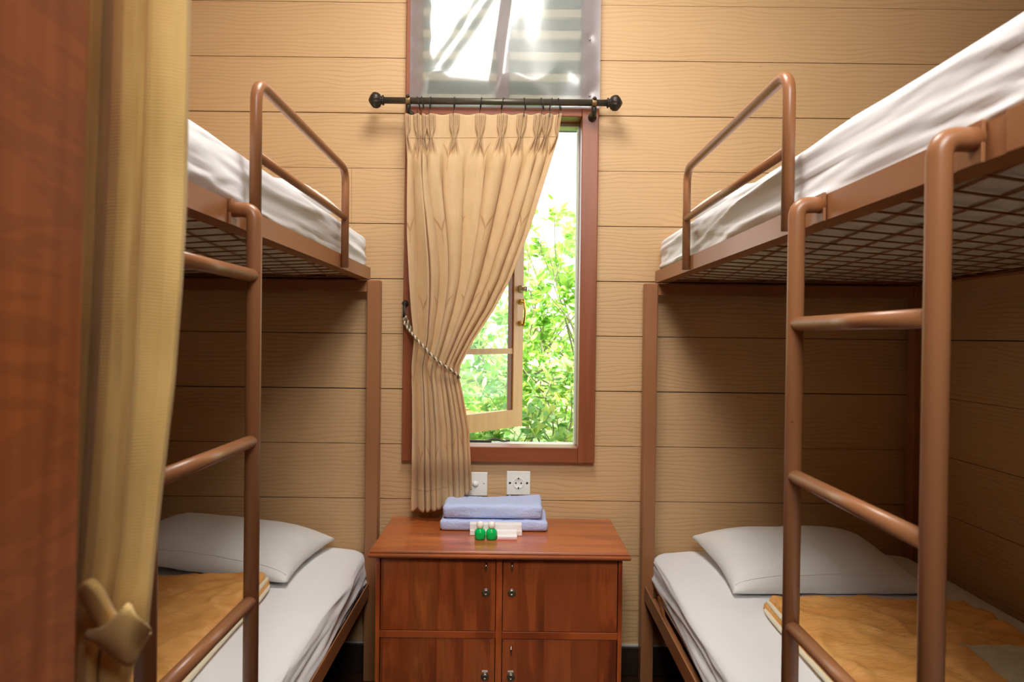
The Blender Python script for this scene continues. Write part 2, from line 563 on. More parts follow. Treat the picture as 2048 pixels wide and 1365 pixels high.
M['sheet'] = fabric('white_cotton_sheet', srgb(238, 238, 240), 900, 0.85, 0.16, 9, stretch=(1, 0.35, 1))
M['pillow'] = fabric('white_pillowcase', srgb(236, 236, 232), 900, 0.85, 0.10, 8)
M['ticking'] = simple('mattress_ticking', srgb(206, 200, 180), 0.9, vary=0.10)
M['towel'] = fabric('lavender_terry', srgb(194, 206, 244), 420, 0.95, 0.7, 150, wdist=0.004)
M['quilt_l'] = quilt_material('orange_quilt_cloth')
M['quilt_r'] = quilt_material('orange_quilt_cloth_with_cream_corner', (0.076, 0.075))
M['piping'] = fabric('cream_piping', srgb(236, 226, 198), 500)
M['curtain'] = curtain_material()
M['ribbed'] = ribbed_material()
M['white_plastic'] = simple('white_plastic', srgb(240, 238, 228), 0.3)
M['cap'] = simple('cap_plastic', srgb(248, 244, 232), 0.35)
M['carton'] = simple('white_carton', srgb(246, 240, 238), 0.55)
M['pinkbox'] = simple('pink_edged_carton', srgb(228, 164, 170), 0.55)
M['paint_chip'] = simple('white_sticker', srgb(214, 210, 200), 0.6)
M['rope_a'] = simple('rope_light_strand', srgb(214, 196, 160), 0.7)
M['rope_b'] = simple('rope_dark_strand', srgb(112, 96, 78), 0.6)
M['glass'] = glass_material('window_glass')
M['film'] = plastic_film()
M['louver'] = simple('cream_louver_paint', srgb(226, 212, 160), 0.6)
M['leaf_a'] = leaf_material('bright_leaves', [srgb(70, 128, 42), srgb(110, 170, 58), srgb(150, 200, 84), srgb(196, 222, 120), srgb(90, 150, 50)])
M['leaf_b'] = leaf_material('cool_green_leaves', [srgb(76, 128, 72), srgb(118, 170, 100), srgb(180, 208, 150), srgb(216, 214, 120), srgb(96, 150, 84)])
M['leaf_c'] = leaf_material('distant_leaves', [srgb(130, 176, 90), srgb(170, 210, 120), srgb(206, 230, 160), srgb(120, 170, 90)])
M['bark'] = simple('bark', srgb(150, 140, 116), 0.9, bumps=(60, 0.5, 0.004))
M['ground'] = simple('garden_soil', srgb(110, 140, 72), 0.95, vary=0.3)
M['brick'] = simple('weathered_brick', srgb(186, 118, 84), 0.9, vary=0.2)
M['eave'] = simple('eave_board', srgb(120, 124, 128), 0.8)
M['outer'] = simple('exterior_wall_paint', srgb(170, 130, 84), 0.8)
t = NT('green_shampoo')
t.color(srgb(16, 214, 104)); t.set(Roughness=0.05); t.b.inputs['Transmission Weight'].default_value = 0.2; t.b.inputs['IOR'].default_value = 1.4
M['shampoo'] = t.m

# ---------------------------------------------------------------- room shell
YW = 2.46          # face of the far wall
XL, XR = -1.5, 1.5
XF = 2.7           # the bay beyond the low partition on the right
ZC = 2.95
WX0, WX1 = -0.392, 0.302       # outer edges of the window frame
WZ0, WZ1 = 0.775, 2.05         # bottom of window frame, bottom of transom rail
rng = random.Random(4)

def boards(mb, axis, fixed, a0, a1, zs, skip=None, joints=None):
    """lapped boards 20 cm high with open hairline gaps; axis 'x' runs along x at y=fixed"""
    for i, z in enumerate(zs):
        z0, z1 = max(z, 0.1) + rng.uniform(0.0008, 0.002), min(z + 0.2, ZC) - rng.uniform(0.0006, 0.0018)
        if z1 <= z0: continue
        spans = [(a0, a1, z0, z1)]
        if skip:
            s0, s1, h0 = skip
            if z1 > h0:
                spans = [(a0, s0, z0, z1), (s1, a1, z0, z1)]
                if z0 < h0: spans.append((s0, s1, z0, h0))
        for (b0, b1, c0, c1) in spans:
            cuts = [b0] + [j for (zz, j) in (joints or []) if zz == i and b0 < j < b1] + [b1]
            for e0, e1 in zip(cuts, cuts[1:]):
                off = rng.uniform(0, 0.0015)
                if (c0 < 0.775 < c1) or cuts != [b0, b1]: pass
                g = 0.0008 if e1 != b1 else 0
                if axis == 'x': mb.box(e0, e1 - g, fixed - off, fixed + 0.012, c0, c1)
                elif fixed > 0: mb.box(fixed - off, fixed + 0.012, e0, e1 - g, c0, c1)
                else: mb.box(fixed - 0.012, fixed + off, e0, e1 - g, c0, c1)

zs = [0.033 + 0.2 * k for k in range(0, 15)]
mb = MB()
boards(mb, 'x', YW, XL - 0.01, XF + 0.01, zs, (WX0 + 0.01, WX1 - 0.01, WZ0 + 0.01), [(8, -0.588)])
w = mb.build('wall_back', M['siding'], fix=False); tag(w, kind='structure')
mb = MB()
mb.box(XL - 0.15, WX0 + 0.03, YW + 0.012, YW + 0.08, 0, ZC)
mb.box(WX1 - 0.03, XF + 0.15, YW + 0.012, YW + 0.08, 0, ZC)
mb.box(WX0 + 0.03, WX1 - 0.03, YW + 0.012, YW + 0.08, 0, WZ0 + 0.03)
mb.build('core', M['backing'], w)
mb = MB(); boards(mb, 'y', XR, -0.0, YW, zs[:7])
w = mb.build('wall_right', M['siding'], fix=False); tag(w, kind='structure')
MB().box(XR + 0.012, XR + 0.06, 0.0, YW - 0.001, 0, 1.432).build('core', M['backing'], w)
mb = MB(); boards(mb, 'y', XF, -0.0, YW, zs)
w = mb.build('wall_far_right', M['siding'], fix=False); tag(w, kind='structure')
MB().box(XF + 0.012, XF + 0.1, -1.8, YW + 0.08, 0, ZC).build('core', M['backing'], w)
mb = MB(); boards(mb, 'y', XL, -0.0, YW, zs)
w = mb.build('wall_left', M['siding'], fix=False); tag(w, kind='structure')
MB().box(XL - 0.1, XL - 0.012, -1.8, YW + 0.08, 0, ZC).build('core', M['backing'], w)
tag(MB().box(XL - 0.1, XF + 0.1, -1.9, YW + 0.08, -0.08, 0).build('floor', M['floor']), kind='structure')
tag(MB().box(XL - 0.15, XF + 0.15, -1.9, YW + 0.08, ZC, ZC + 0.08).build('ceiling', M['ceiling']), kind='structure')
tag(MB().box(XL - 0.1, XF + 0.1, -1.98, -1.9, 0, ZC).build('wall_corridor', M['dim']), kind='structure')
tag(MB().box(XL, XR, YW - 0.014, YW + 0.011, 0, 0.105, 0.003).build('baseboard_back', M['base']), kind='structure')
tag(MB().box(XR - 0.014, XR + 0.011, 0.42, YW - 0.015, 0, 0.105, 0.003).build('baseboard_right', M['base']), kind='structure')
tag(MB().box(XL - 0.011, XL + 0.014, 0.42, YW - 0.015, 0, 0.105, 0.003).build('baseboard_left', M['base']), kind='structure')
# thin pale bead along the top of the baseboard
tag(MB().box(XL + 0.02, XR - 0.02, YW - 0.010, YW - 0.001, 0.106, 0.113).build('trim_1', M['reveal']), kind='structure')
# front wall with the doorway the picture is taken through; its left jamb fills the left edge of the view
mb = MB(); mb.box(XL, -0.42, 0.30, 0.40, 0, ZC); mb.box(0.62, XF, 0.30, 0.40, 0, ZC)
tag(mb.build('wall_front', M['dim']), kind='structure')
JX = P(160, 682, 0.43).x
JT, JB = P(184, 0, 0.43), P(151, 1365, 0.43)
jx = lambda z: JB.x + (JT.x - JB.x) * (z - JB.z) / (JT.z - JB.z)
jm = MB().prism([(-0.46, 0), (jx(0) - 0.003, 0), (jx(ZC) - 0.003, ZC), (-0.46, ZC)], 0.26, 0.43, 'y')
jm.prism([(jx(0) - 0.003, 0), (jx(0), 0), (jx(ZC), ZC), (jx(ZC) - 0.003, ZC)], 0.263, 0.427, 'y')
jm = jm.build('door_1', M['post'])
tag(jm, kind='structure')
MB().box(0.60, 0.66, 0.27, 0.43, 0, ZC, 0.004).build('jamb', M['post'], jm)

# ---------------------------------------------------------------- window 1: frame, sill, open sash
FY0, FY1 = YW - 0.03, YW + 0.10
IX0, IX1 = WX0 + 0.052, WX1 - 0.06
IZ0, IZ1 = WZ0 + 0.056, WZ1 - 0.03
win = thing('window_1', ((WX0 + WX1) / 2, YW, WZ0), kind='structure')
mb = MB()
mb.box(WX0, IX0, FY0, FY1, WZ0, 2.9, 0.003); mb.box(IX1, WX1, FY0, FY1, WZ0, 2.9, 0.003)
mb.build('window_frame', M['trim'], win)
mb = MB(); mb.box(IX0, IX1, FY0 + 0.001, FY1 - 0.055, WZ0, IZ0, 0.003); mb.box(IX0, IX1, FY0 + 0.001, FY1, IZ1, WZ1, 0.003)
mb.build('window_rail', M['trim_h'], win)
mb = MB(); mb.box(IX0, IX1, FY1 - 0.054, FY1 + 0.01, WZ0 + 0.01, IZ0 - 0.002, 0.002)
mb.build('window_sill', M['reveal'], win)
mb = MB(); mb.box(IX1 - 0.007, IX1 - 0.0005, FY1 - 0.05, FY1, IZ0, IZ1 - 0.0005); mb.box(IX0 + 0.0005, IX0 + 0.007, FY1 - 0.05, FY1, IZ0, IZ1 - 0.0005)
mb.box(IX0 + 0.008, IX1 - 0.008, FY1 - 0.05, FY1, IZ1 - 0.012, IZ1 - 0.0005)
mb.build('stop_bead', M['reveal'], win)
# sash hinged on the left, swung out
SL, ST = 0.55, 0.032
ang = math.atan2(0.395, 0.35)
hx, hy = IX0 + 0.012, FY1 + 0.012
d = Vector((math.cos(ang), math.sin(ang), 0)); nn = Vector((-d.y, d.x, 0)); uz = Vector((0, 0, 1))
sz0, sz1 = IZ0 + 0.004, IZ1 - 0.015
def sbox(mb, a0, a1, z0, z1, th=ST, off=0):
    c = Vector((hx, hy, (z0 + z1) / 2)) + d * ((a0 + a1) / 2) + nn * off
    return mb.obox(c, d, nn, uz, (a1 - a0) / 2, th / 2, (z1 - z0) / 2)
mb = MB()
sw = 0.062
sbox(mb, 0, sw, sz0, sz1); sbox(mb, SL - sw, SL, sz0, sz1)
sbox(mb, sw, SL - sw, sz0, sz0 + 0.075); sbox(mb, sw, SL - sw, sz1 - sw, sz1)
bars = [sz0 + 0.33, sz0 + 0.68, sz0 + 0.96]
for b in bars: sbox(mb, sw, SL - sw, b - 0.012, b + 0.012, 0.024)
sash = mb.build('sash', M['sash'], win)
zz = [sz0 + 0.075] + [q for b in bars for q in (b - 0.012, b + 0.012)] + [sz1 - sw]
for a, b in zip(zz[::2], zz[1::2]):
    sbox(MB(), sw, SL - sw, a, b, 0.003).build('pane', M['glass'], sash)
mb = MB()
for a, b in zip(zz[::2], zz[1::2]):
    sbox(mb, SL - sw - 0.011, SL - sw, a, b, 0.02); sbox(mb, sw, sw + 0.011, a, b, 0.02)
mb.build('glazing_bead', M['trim'], sash)
# brass handle and bolt on the room side of the free stile
fs = Vector((hx, hy, 0)) + d * (SL - 0.022) - nn * (ST / 2)
hz = P(1021, 625, fs.y).z
mb = MB()
for s in (-1, 1):
    mb.lathe([(0.011, 0), (0.012, 0.004), (0.006, 0.008), (0.006, 0.02)], fs + uz * (hz + s * 0.047), -nn)
mb.tube(catmull([fs + uz * (hz + s) - nn * o for s, o in ((-0.058, 0.016), (-0.047, 0.022), (0, 0.028), (0.047, 0.022), (0.058, 0.016))], 8), 0.0045, 12)
mb.build('handle', M['brass'], sash)
bz = P(1022, 578, fs.y).z
mb = MB().lathe([(0.016, 0), (0.017, 0.006), (0.010, 0.012), (0.010, 0.03), (0.013, 0.034), (0.008, 0.040)], fs + uz * bz, -nn)
mb.tube([fs + uz * bz - nn * 0.026, fs + uz * (bz - 0.004) - nn * 0.026 + d * 0.05], 0.007, 12)
mb.build('latch', M['chrome'], sash)
# casement stay lying on the sill
s0 = P(938, 886, FY1 - 0.02); s1 = P(1020, 887, FY1 - 0.02)
zz = IZ0 + 0.005
mb = MB().box(s0.x - 0.14, s0.x + (s1.x - s0.x) * 0.55, FY1 - 0.027, FY1 - 0.015, IZ0 - 0.0015, IZ0 + 0.007, 0.002)
mb.tube(catmull([(s0.x + 0.07, FY1 - 0.021, zz), (s0.x + 0.10, FY1 - 0.021, zz + 0.006), (s0.x + 0.125, FY1 - 0.022, zz - 0.001), (s1.x, FY1 - 0.022, zz + 0.001)], 8), 0.0035, 10)
mb.build('casement_stay', M['iron'], win)
# window 2: louvred transom above
w2 = thing('window_2', ((WX0 + WX1) / 2, YW, WZ1), kind='structure')
mxu = P(1006, 150, YW).x
MB().box(mxu - 0.022, mxu + 0.022, FY0 + 0.02, FY1 - 0.02, WZ1 + 0.001, 2.9, 0.003).build('mullion', M['trim'], w2)
for k in range(11):
    z = P(1090, 195, YW).z + 0.0783 * k
    for (a, b) in ((IX0 + 0.002, mxu - 0.023), (mxu + 0.023, IX1 - 0.002)):
        mb = MB().prism([(YW + 0.020, z - 0.014), (YW + 0.028, z - 0.016), (YW + 0.060, z - 0.004), (YW + 0.060, z + 0.006), (YW + 0.028, z + 0.014), (YW + 0.020, z + 0.014)], a, b)
        mb.build('louver_slat', M['louver'], w2)

# clear plastic film pinned over the transom
tl, br = P(822, 0, 2.42), P(1199, 218, 2.42)
fx0, fx1, fz0, fz1 = tl.x - 0.0, br.x, br.z, 2.88
def film(u, v):
    x = fx0 + (fx1 - fx0) * u; z = fz0 + (fz1 - fz0) * v
    edge = min(u, 1 - u, 1.0) + 0.035 * N3(z * 14, 0.3, 4)
    e = smooth(0, 0.12, edge) * smooth(0, 0.14 + 0.06 * N3(x * 9, 3, 3), v + 0.004)
    lr = smooth(-0.085, -0.035, x - 0.12 * (z - 2.2))
    left_ = 0.056 - 0.10 * (x - fx0) - 0.05 * (z - 2.05)
    right_ = 0.052 - 0.13 * (x + 0.06)
    dpt = left_ * (1 - lr) + right_ * lr
    dpt += 0.006 * N3(x * 5 + 3, z * 3 + x * 2, 1.3) + 0.0035 * N3(x * 11, z * 6 - x * 6, 5.1)
    dd = (x + 0.30) - (z - 2.12) * 0.62
    dpt += 0.007 * math.exp(-(dd / 0.03) ** 2) * smooth(2.08, 2.2, z)
    y = 2.4205 - e * max(0.001, dpt)
    for (tx, tz) in tacks:
        r = math.hypot(x - tx, z - tz)
        y += 0.008 * math.exp(-(r / 0.018) ** 2) * e
    return Vector((x, min(y, 2.4215), z))
tacks = [(P(a, b, 2.42).x, P(a, b, 2.42).z) for a, b in ((836, 90), (836, 168), (1179, 81), (1179, 193))]
fo = MB().grid(110, 200, film).build('plastic_sheet', M['film'], loc=((fx0 + fx1) / 2, 2.42, fz0))
tag(fo, 'wavy clear plastic sheet tacked over the louvred transom above the window', 'plastic sheet')
for (tx, tz) in tacks:
    MB().lathe([(0.004, 0), (0.003, 0.002), (0.001, 0.0035)], (tx, 2.4175, tz), (0, -1, 0), 12).build('tack', M['chrome'], fo)

# ---------------------------------------------------------------- outdoors
tag(MB().box(-14, 14, YW + 0.1, 30, -0.5, -0.3).build('ground', M['ground']), kind='structure')
tag(MB().prism([(YW + 0.09, 2.62), (3.22, 2.20), (3.26, 2.22), (3.26, 2.30), (YW + 0.09, 2.72)], -2.5, 2.5).build('eave', M['eave']), kind='structure')
bw = MB()
for r_ in range(13):
    for k in range(30):
        x = -4.85 + 0.155 * k + (0.0775 if r_ % 2 else 0)
        bw.box(x, x + 0.145, 7.0, 7.11, -0.3 + r_ * 0.085, -0.3 + r_ * 0.085 + 0.075)
tag(bw.build('brick_wall', M['brick'], loc=(-2.2, 7.05, -0.3)), 'low weathered brick garden wall seen behind the open window sash', 'wall')

def shrub(name, base, crown, nleaf, mat, seed, label, leaf=0.065, tall=()):
    rg = random.Random(seed)
    root = thing(name, base, label, 'shrub')
    vb, fb = [], []
    br_ = MB()
    tips = []
    b = Vector(base)
    cx, cy, cz, rx, ry, rz = crown
    c = Vector((cx, cy, cz))
    def leafat(p, dr, L):
        dr = dr.normalized()
        side = dr.cross(Vector((rg.uniform(-1, 1), rg.uniform(-1, 1), rg.uniform(0.2, 1)))).normalized()
        up = side.cross(dr)
        W = L * rg.uniform(0.2, 0.27)
        k0 = len(vb)
        vb.extend([p, p + dr * L * 0.32 + side * W - up * L * 0.02, p + dr * L * 0.36 + up * L * 0.05, p + dr * L * 0.32 - side * W - up * L * 0.02,
                   p + dr * L * 0.72 + side * W * 0.75 - up * L * 0.06, p + dr * L * 0.72 + up * L * 0.02, p + dr * L * 0.72 - side * W * 0.75 - up * L * 0.06, p + dr * L - up * L * 0.12])
        fb.extend([(k0, k0 + 1, k0 + 2), (k0, k0 + 2, k0 + 3), (k0 + 1, k0 + 4, k0 + 5, k0 + 2), (k0 + 2, k0 + 5, k0 + 6, k0 + 3), (k0 + 4, k0 + 7, k0 + 5), (k0 + 5, k0 + 7, k0 + 6)])
    nb = max(14, nleaf // 14)
    for k in range(3):
        br_.tube(catmull([b + Vector((0.05 * k, 0, 0)), c + Vector((rx * 0.3 * (k - 1), 0.1, -rz * 0.5))], 4), 0.016, 8)
    for i in range(nb):
        while True:
            q = Vector((rg.uniform(-1, 1), rg.uniform(-1, 1), rg.uniform(-1, 1)))
            if 0.25 < q.length < 1: break
        q = Vector((cx + q.x * rx, cy + q.y * ry, cz + q.z * rz))
        if i < len(tall): q = Vector(tall[i])
        hub = c + Vector((rx * 0.4 * math.sin(i), 0.1, -rz * 0.55))
        mid = hub.lerp(q, 0.55) + Vector((rg.uniform(-.1, .1), rg.uniform(-.1, .1), 0.04))
        if i % 5 == 0 or i < len(tall):
            br_.tube(catmull([hub, mid, q], 5), 0.006, 6, radii=[0.008 - 0.006 * k / 10 for k in range(11)])
        out = (q - mid).normalized()
        # whorl cluster of leaves near a twig tip
        nlf = 14
        ax = (out + Vector((rg.uniform(-.6, .6), rg.uniform(-.6, .6), rg.uniform(0, .9)))).normalized()
        tl_ = rg.uniform(0.08, 0.2)
        br_.tube([q - ax * tl_, q], 0.002, 5)
        for k in range(nlf):
            t_ = rg.random()
            p = q - ax * tl_ * t_
            o = ax.orthogonal().normalized()
            o = Matrix.Rotation(rg.uniform(0, 2 * PI), 3, ax) @ o
            leafat(p, ax * (0.7 - 0.5 * t_) + o, leaf * rg.uniform(0.7, 1.2))
    m = MB(); m.v = vb; m.f = fb; m.s = [True] * len(fb)
    m.build('foliage', mat, root, fix=False)
    br_.build('branches', M['bark'], root)
    return root

shrub('leafy_shrub', (0.2, 4.0, -0.3), (0.25, 4.0, 0.55, 0.75, 0.42, 0.62), 3300, M['leaf_b'], 3, 'dense leafy shrub just outside, filling the bottom of the window', 0.072)
shrub('tall_shrub', (0.35, 4.8, -0.3), (0.30, 4.8, 1.15, 0.85, 0.45, 0.60), 2700, M['leaf_a'], 8, 'taller bright green shrub behind the low one, reaching mid window', 0.074,
      tall=[(0.12, 4.8, 2.1), (0.18, 4.8, 1.9), (0.28, 4.7, 2.2), (0.10, 4.9, 1.75), (0.2, 4.8, 2.0), (0.36, 4.8, 1.85), (0.05, 4.7, 1.95), (0.12, 4.8, 2.3)])
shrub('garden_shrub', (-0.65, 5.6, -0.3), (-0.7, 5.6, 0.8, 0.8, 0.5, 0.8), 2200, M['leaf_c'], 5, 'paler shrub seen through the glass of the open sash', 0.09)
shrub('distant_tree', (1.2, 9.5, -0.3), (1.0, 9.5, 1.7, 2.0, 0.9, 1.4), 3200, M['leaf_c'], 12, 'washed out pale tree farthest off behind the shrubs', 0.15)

# ---------------------------------------------------------------- soft rounded boxes
def soft_box(x0, x1, y0, y1, z0, z1, r, step, disp, keep=None):
    def axis_pts(a, b, ax_):
        n = max(2, int(round((b - a) / (step[ax_] if isinstance(step, tuple) else step))))
        return [a + (b - a) * i / n for i in range(n + 1)]
    X, Y, Z = axis_pts(x0, x1, 0), axis_pts(y0, y1, 1), axis_pts(z0, z1, 2)
    idx = {}; V = []; Fc = []
    def vid(i, j, k):
        key = (i, j, k)
        if key not in idx:
            p = Vector((X[i], Y[j], Z[k]))
            c = Vector((min(max(p.x, x0 + r), x1 - r), min(max(p.y, y0 + r), y1 - r), min(max(p.z, z0 + min(r, (z1 - z0) / 2)), z1 - min(r, (z1 - z0) / 2))))
            n = p - c
            if n.length > 1e-9:
                n.normalize(); p = c + n * min(r, 1e9)
                rz_ = min(r, (z1 - z0) / 2)
                p.z = c.z + n.z * rz_
            idx[key] = len(V); V.append(p + disp(p, n))
        return idx[key]
    a, b, c_ = len(X) - 1, len(Y) - 1, len(Z) - 1
    for i in range(a):
        for j in range(b):
            for k in (0, c_): Fc.append((vid(i, j, k), vid(i + 1, j, k), vid(i + 1, j + 1, k), vid(i, j + 1, k)))
    for i in range(a):
        for k in range(c_):
            for j in (0, b): Fc.append((vid(i, j, k), vid(i + 1, j, k), vid(i + 1, j, k + 1), vid(i, j, k + 1)))
    for j in range(b):
        for k in range(c_):
            for i in (0, a): Fc.append((vid(i, j, k), vid(i, j + 1, k), vid(i, j + 1, k + 1), vid(i, j, k + 1)))
    if keep:
        Fc = [f for f in Fc if keep(sum((V[q] for q in f), Vector()) / len(f))]
        used = sorted({q for f in Fc for q in f}); mp = {q: i for i, q in enumerate(used)}
        V = [V[q] for q in used]; Fc = [tuple(mp[q] for q in f) for f in Fc]
    m = MB(); m.add(V, Fc)
    return m

def mattress(name, s, zb, zt, label, seed, x_in, hem, nap):
    """s = side (-1 left, +1 right); x_in = aisle-side face; hem(y) = how high the sheet ends above the mattress bottom"""
    xa, xb = sorted((s * x_in, s * (x_in + 0.93)))
    ya, yb = 0.47, 2.44
    root = thing(name, ((xa + xb) / 2, (ya + yb) / 2, zb), label, 'mattress', 'mattresses with white fitted sheets')
    zero = lambda p, n: Vector((0, 0, 0))
    soft_box(xa + 0.008, xb - 0.008, ya + 0.008, yb - 0.008, zb, zt - 0.008, 0.035, 0.05, zero).build('mattress_core', M['ticking'], root)
    def disp(p, n):
        side = min(1, abs(n.x) * 1.2) if n.x * s < 0 else 0.3 * abs(n.x)
        h = (p.z - zb) / (zt - zb)
        wv = 0.35 * N3(p.y * 1.3, seed, 0.5)
        q1 = N3(p.y * 0.9 + seed, (h + wv) * 2.4 + p.y * 0.5, seed)
        q2 = N3(p.y * 1.3 + seed, (h - wv) * 5.0 - p.y * 0.9, seed + 4)
        q3 = N3(p.y * 2.4 - seed, (h + wv) * 7.0 + p.y * 1.6, seed + 9)
        rd = lambda q, w: math.exp(-(q / w) ** 2)
        a = side * nap * (0.0065 * rd(q1, 0.13) + 0.0035 * rd(q2, 0.11) + 0.0018 * rd(q3, 0.12)) * (1.15 - 0.5 * h)
        top = max(0, n.z) * (0.004 * N3(p.x * 3, p.y * 2, seed) + 0.0022 * max(0, 1 - abs(N3(p.x * 7 + seed, p.y * 2.2 + p.x * 3, 2)) * 5))
        top -= 0.012 * smooth(0.7, 1.0, abs((p.x - (xa + xb) / 2) / ((xb - xa) / 2))) * max(0, n.z)
        return Vector((n.x * (a + side * 0.004), n.y * 0.002, top + n.z * 0.001))
    soft_box(xa, xb, ya, yb, zb + 0.002, zt, 0.045, (0.02, 0.012, 0.006), disp, lambda c: c.z > zb + hem(c.y, c.x)).build('fitted_sheet', M['sheet'], root)
    return root

UZ0, UZ1 = EYE + 0.196, EYE + 0.238       # upper side rail
LZ0, LZ1 = EYE - 0.928, EYE - 0.878       # lower side rail
XRAIL = 0.511
# ---------------------------------------------------------------- bunk beds
def tube_bar(mb, p0, p1, r): return mb.tube([p0, p1], r, 20)

def bunk(s, label):
    root = thing('bunk_bed', (s * 0.98, 1.45, 0), label, 'bunk bed')
    m = M['metal']
    X = lambda a, b: tuple(sorted((s * a, s * b)))
    def bx(mb, xa, xb, *r, **k):
        x0, x1 = X(xa, xb); return mb.box(x0, x1, *r, **k)
    # four posts
    for (pa, pb) in ((0.468, 0.513), (1.42, 1.465)):
        for (ya, yb) in ((2.385, 2.43), (0.45, 0.495)):
            bx(MB(), pa, pb, ya, yb, 0, UZ0 - 0.004, bev=0.003).build('post', m, root)
    # end crossbars
    for (ya, yb) in ((2.392, 2.424), (0.456, 0.488)):
        bx(MB(), 0.514, 1.419, ya, yb, UZ0 - 0.046, UZ0 - 0.005, bev=0.002).build('crossbar', m, root)
        bx(MB(), 0.514, 1.419, ya, yb, LZ0 - 0.002, LZ1 - 0.012, bev=0.002).build('crossbar', m, root)
    # upper frame: angle iron
    def angle_frame(z0, z1, xi, name):
        mb = MB()
        bx(mb, xi, xi + 0.004, 0.47, 2.43, z0, z1); bx(mb, xi + 0.004, xi + 0.042, 0.47, 2.43, z0, z0 + 0.004)
        bx(mb, 1.458, 1.462, 0.47, 2.43, z0, z1); bx(mb, 1.42, 1.458, 0.47, 2.43, z0, z0 + 0.004)
        bx(mb, xi + 0.004, 1.458, 2.426, 2.43, z0, z1); bx(mb, xi + 0.004, 1.458, 2.392, 2.426, z0 + 0.0041, z0 + 0.008)
        bx(mb, xi + 0.004, 1.458, 0.47, 0.474, z0, z1)
        mb.build(name, m, root)
    angle_frame(UZ0, UZ1, XRAIL, 'side_rail')
    angle_frame(LZ0, LZ1, 0.478 if s > 0 else 0.495, 'side_rail')
    # rail joint sleeve
    bx(MB(), XRAIL - 0.004, XRAIL - 0.0005, 0.50, 0.70, UZ0 - 0.001, UZ1 + 0.002, bev=0.001).build('joint_plate', m, root)
    # expanded metal base
    for z in (UZ0 + 0.006, LZ0 + 0.006):
        mb = MB()
        xa, xb, ya, yb = 0.53, 1.45, 0.48, 2.42
        segs = []
        k = -8
        while ya + k * 0.080 < yb:
            c_ = ya + k * 0.080; k += 1                      # y = c + 0.405 (x - xa)
            lo = max(xa, xa + (ya - c_) / 0.405); hi = min(xb, xa + (yb - c_) / 0.405)
            if hi - lo > 0.02: segs.append((lo, c_ + 0.405 * (lo - xa), hi, c_ + 0.405 * (hi - xa), 0))
        k = -5
        while xa + k * 0.083 < xb:
            c_ = xa + k * 0.083; k += 1                      # x = c + 0.15 (y - ya)
            lo = max(ya, ya + (xa - c_) / 0.15); hi = min(yb, ya + (xb - c_) / 0.15)
            if hi - lo > 0.02: segs.append((c_ + 0.15 * (lo - ya), lo, c_ + 0.15 * (hi - ya), hi, 1))
        for (p_, q_, r_, t_, fam) in segs:
            p0 = Vector((s * p_, q_, z)); p1 = Vector((s * r_, t_, z))
            dd = (p1 - p0); L = dd.length; dd.normalize(); sd = Vector((-dd.y, dd.x, 0))
            mb.obox((p0 + p1) / 2 + Vector((0, 0, (fam - 0.5) * 0.0028)), dd, sd, Vector((0, 0, 1)), L / 2, 0.0019, 0.0016)
        mb.build('wire_base', m, root)
    # guard rail
    gy = (1.235, 1.955) if s > 0 else (1.31, 2.01)
    gx = s * (XRAIL - 0.0115)
    zt = EYE + 0.488
    mb = MB()
    mb.tube(bend([(gx, gy[0], UZ0 + 0.002), (gx, gy[0], zt), (gx, gy[1], zt), (gx, gy[1], UZ0 + 0.002)], 0.045, 8), 0.0113, 20)
    mb.tube([(gx, gy[0] + 0.004, EYE + 0.345), (gx, gy[1] - 0.004, EYE + 0.345)], 0.0095, 16)
    mb.build('guard_rail', m, root)
    # ladder
    ly = (0.745, 1.117) if s > 0 else (0.868, 1.222)
    lx = s * 0.467
    for y in ly:
        r = 0.0135
        mb = MB().tube(bend([(lx, y, 0.0), (lx, y, EYE + 0.222), (s * (XRAIL - 0.001), y, EYE + 0.222)], 0.038, 8), r, 20)
        mb.build('ladder_leg', m, root)
        # hook plate over the rail
        bx(MB(), XRAIL - 0.006, XRAIL - 0.001, y - 0.012, y + 0.03, UZ0 - 0.002, UZ1 + 0.003, bev=0.001).build('hook_plate', m, root)
    rz = (0.0255, -0.225, -0.474, -0.725, -0.97) if s > 0 else (0.103, -0.195, -0.484, -0.775, -1.05)
    for z in rz:
        MB().tube([(lx, ly[0], EYE + z), (lx, ly[1], EYE + z)], 0.0115, 20).build('rung', m, root)
    return root

bunk(-1, 'brown steel bunk bed on the left, partly behind the ochre curtain')
bunk(1, 'brown steel bunk bed with ladder against the right wall')
hem_up_r = lambda y, x: -0.01 if y < 1.2 else (0.022 + 0.010 * N3(y * 3, 0, 0)) * smooth(1.2, 1.6, y)
mattress('mattress', -1, UZ0 + 0.011, EYE + 0.372, 'white sheeted mattress on the upper left bunk', 1.7, 0.53, lambda y, x: 0.003, 1.0)
mattress('mattress', 1, UZ0 + 0.011, EYE + 0.372, 'white sheeted mattress on the upper right bunk', 6.1, 0.53, hem_up_r, 1.2)
mattress('mattress', -1, LZ0 + 0.011, EYE - 0.762, 'white sheeted mattress on the lower left bunk, under an orange quilt', 3.3, 0.515, lambda y, x: 0.012 + 0.012 * N3(y * 4, x, 0) + 0.02 * smooth(2.3, 2.42, y), 1.5)
mattress('mattress', 1, LZ0 + 0.011, EYE - 0.762, 'white sheeted mattress on the lower right bunk with an orange corner tuck', 9.2, 0.515, lambda y, x: 0.012 + 0.012 * N3(y * 4, x, 3) + 0.03 * smooth(2.25, 2.42, y), 1.5)

